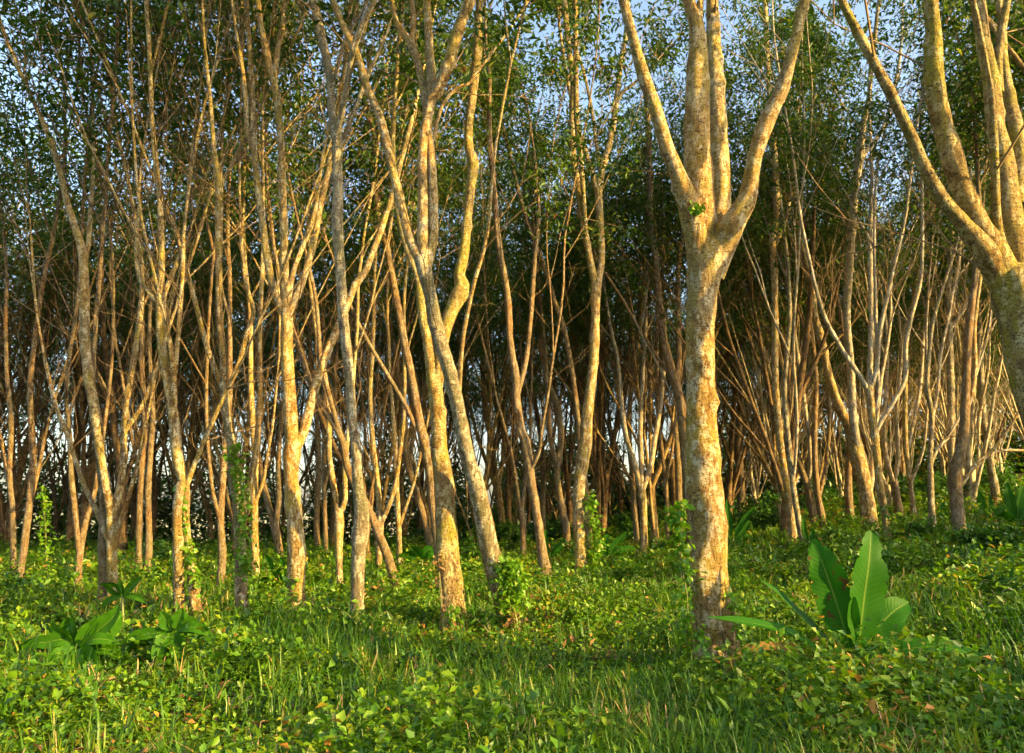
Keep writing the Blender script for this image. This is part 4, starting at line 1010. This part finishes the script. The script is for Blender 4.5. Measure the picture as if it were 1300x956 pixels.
climber('creeper clinging up the left of the mossy trunk', (577, 803), [(563,790,4),(558,740,4),(556,705,4)], 60, 6.5, off=.08, mat='dry')
climber('few climber leaves low on the mossy trunk', (577, 803), [(570,790,4),(572,765,4),(582,785,5)], 34, 9, off=.2)
climber('small fern-like tuft growing in the fork of the biggest tree', (912, 852), [(880,268,7),(884,262,6),(888,266,4)], 50, 9, off=.30, name='epiphyte', cat='epiphyte')
climber('green vine on the thin trunks right of the biggest tree', (975, 694), [(975,650,8),(978,630,12),(985,628,8)], 90, 7, mat='shrub')
climber('vine on the left of the cream-limbed trunk', (1129, 696), [(1131,705,6),(1128,690,5),(1126,655,6),(1124,640,5)], 80, 6.5, mat='shrub', off=.1)

# ------------------------------------------------------------------ shrubs, each its own
def shrub(px, py, w, h, n, label, mat='shrub', group=None, leaf=8):
    b = ground_hit(px, py); z = gzf(b.x, b.y); k = b.y / FPX
    root = empty('shrub', (b.x, b.y, z), label, 'shrub', group); C = []
    g = Geo()
    for q in range(max(5, int(w / 5))):
        a = R.uniform(0, 6.28); r = abs(R.gauss(0, .45)) * w * k * .5; hh = h * k * R.uniform(.45, 1.0) * (1 - 0.3 * min(1, r / (w * k * .5)))
        top = np.array((math.cos(a) * r, math.sin(a) * r, hh))
        g.tube([(0, 0, -.02), tuple(top * np.array((.5, .5, .55))), tuple(top)], [.006, .005, .003], 4)
        for t in range(max(3, int(n / max(5, int(w / 5))))):
            u = R.random() ** .6; C.append(top * np.array((.3 + .7 * u, .3 + .7 * u, u)) + np.array([R.gauss(0, w * k * .10) for _ in range(2)] + [R.gauss(0, h * k * .06)]))
    g.build('stem', M['stem'], root)
    leaf_cluster(root, C, leaf * k, mat, .15, .5)
SH = [(85,800,46,34,'yellow-green low bush left of the fan-branched tree','herb',7),(98,745,30,26,'small dark round bush at the foot of the forked grey trunk','shrub',6),
 (405,745,50,34,'bright bush between the golden trunk and the light brown forked one','herb',6),(330,800,46,30,'leafy bush in front of the shaded climber-hung tree','herb',7),
 (735,800,60,44,'bright leafy bush in the grass before the orange-lit goblet tree','herb',7),(800,745,70,36,'wide green bush right of the small banana plant','herb',7),
 (520,860,80,30,'dark leafy clump at the bottom, nearest to the viewer','shrub',11),(440,862,60,26,'dark leafy clump at the bottom, left of the nearest clump','shrub',10),
 (965,665,60,30,'dark green bush right of the biggest trunk','shrub',7),(1060,690,50,24,'low bush at the foot of the big reddish tree','shrub',7),
 (1172,690,60,34,'leafy shrub at the foot of the white flecked pole','shrub',8),(1120,735,50,40,'shrub with big leaves behind the young banana plant','shrub',9),
 (1240,705,80,40,'broad leafy shrub below the dark red-barked trunk','shrub',9),(1290,700,60,34,'shrub under the right edge banana clump','shrub',9),
 (190,745,60,24,'shaded bush behind the single-stemmed plant','shrub',6),(20,760,50,36,'dark bush at the left edge','shrub',7),(870,735,50,30,'weedy bush hugging the left of the biggest trunk','herb',7),
 (585,735,40,26,'green bush right of the mossy trunk base','shrub',7),(990,740,50,26,'weedy bush between the biggest tree and the young banana plant','herb',7),
 (1200,840,60,30,'leafy patch at the bottom right under the fern','herb',8),(280,850,60,26,'weedy patch right of the dark broad-leaved plants','herb',8),
 (620,850,50,24,'grass-high weed clump below the leaning trunk','herb',8),(800,850,50,24,'weed clump left of the biggest trunk','herb',8)]
for (px, py, w, h, lb, mt, lf) in SH: shrub(px, py, w, h, int(w * h * .25), lb, mt, None, lf)
# distant shrubs closing the gaps between the trunks
k0 = 0
for q in range(70):
    y = R.uniform(20, 42); x = R.uniform(-0.68, 0.72) * y
    if x < -2 and R.random() < .55: continue
    z = gzf(x, y); v = Vector((x, y, z - EYE)); dz = v.y * cp + v.z * sp
    side = 'left' if x < -.2 * y else 'right' if x > .25 * y else 'middle'
    shrub(CX + FPX * x / dz, CY - FPX * (-v.y * sp + v.z * cp) / dz, R.uniform(30, 60) * (1 if side != 'right' else 1.3), R.uniform(16, 34) * (1 if side != 'right' else 1.5), 260, f'distant shaded shrub between the trunks, {side} of the plantation', 'shrub', f'distant shrubs in the {side} of the plantation', 7)

# the dark wood that closes the view up the slope
n = 60000
x = NR.uniform(-6, 55, n); y = 53 + NR.normal(size=n) * 2.2 + 0.05 * x
hmax = 4.5 + 2.5 * np.sin(x * 0.45) + 1.5 * np.sin(x * 1.3 + 1) + 0.08 * x
z = gz(x, y) + NR.random(n) ** 1.3 * np.maximum(hmax, 1.5)
V, F, S, T = leaves_np(np.stack([x, y, z], 1), np.full(n, 0.42), NR, 0.2, 0.6, 0.12)
tag(mesh_np('distant_wood', V, F, S, M['crown'], None, T), 'dark wood closing the view behind the plantation', kind='stuff')
n = 60000
x = NR.uniform(-52, 0, n); y = 47 + NR.normal(size=n) * 2.0
hmax = 3.3 + 1.6 * np.sin(x * 0.6) + 1.5 * np.sin(x * 1.7 + 1)
z = gz(x, y) + NR.random(n) ** 1.2 * np.maximum(hmax, 0.8) * 1.5
V, F, S, T = leaves_np(np.stack([x, y, z], 1), np.full(n, 0.34), NR, 0.2, 0.5, 0.12)
tag(mesh_np('far_thicket', V, F, S, M['crown'], None, T), 'thin dark thicket between the plantation and the open field', kind='stuff')

# unseen leaf screen added toward the sun, shaped to shade the foreground and right slope
n = 20000
u = NR.uniform(-30, 30, n); q = 17.6 + NR.normal(size=n) * 0.9
x = q * 0.90 + u * 0.44; y = -q * 0.44 + u * 0.90
h = 4.9 + 0.8 * np.sin(u * 0.5) + 0.7 * np.sin(u * 1.5 + 1)
keep = (y < 0.55 * x) & (x > 4); x, y, h = x[keep], y[keep], h[keep]
z = gz(x, y) + NR.random(len(x)) * h
V, F, S, T = leaves_np(np.stack([x, y, z], 1), np.full(len(x), 0.5), NR, 0.2, 0.6, 0.12)
tag(mesh_np('shade_screen', V, F, S, M['crown'], None, T), 'unseen screen of leaves added behind the viewer to cast shade', kind='stuff')

# dead sticks lying among the weeds
g = Geo()
for _ in range(160):
    r = R.uniform(3.5, 20); a = R.uniform(-0.8, 0.8); x, y = r * math.sin(a), r * math.cos(a); t = R.uniform(0, PI); L = R.uniform(0.2, 0.9); pts = []
    for k in range(4):
        xx_, yy_ = x + math.cos(t) * L * k / 3 + R.gauss(0, .02), y + math.sin(t) * L * k / 3 + R.gauss(0, .02)
        pts.append((xx_, yy_, gzf(xx_, yy_) + 0.05 + R.uniform(0, .08)))
    g.tube(pts, [R.uniform(.004, .009)] * 3 + [.003], 5)
o = g.build('fallen_sticks', M['twig']); tag(o, 'thin dead sticks lying among the weeds', kind='stuff')

# small ferns and leafy seedlings along the tree line and up the right slope
for q in range(34):
    y = R.uniform(7.5, 20); x = R.uniform(0.05, 0.62) * y if q % 3 else R.uniform(-0.6, 0.1) * y
    z = gzf(x, y); v = Vector((x, y, z - EYE)); dz = v.y * cp + v.z * sp; px = CX + FPX * x / dz; py = CY - FPX * (-v.y * sp + v.z * cp) / dz
    sc = 7.0 / y * R.uniform(0.7, 1.3); fr = []
    for k in range(R.randrange(4, 7)):
        a = R.uniform(-1, 1); hh = R.uniform(25, 48) * sc; ww = a * 55 * sc
        fr.append(([(px, py), (px + ww * .35, py - hh * .7), (px + ww * .75, py - hh), (px + ww * 1.1, py - hh * R.uniform(.7, 1.0))], 15 * sc))
    side = 'right slope' if x > 0.2 * y else 'left tree line' if x < -0.1 * y else 'middle of the picture'
    frond_plant(f'small green fern among the weeds on the {side}' if side == 'right slope' else f'small green fern among the weeds in the {side}', (px, py), fr, R.choice(('shrub', 'vine', 'shrub')), group=f'small ferns, {side}')
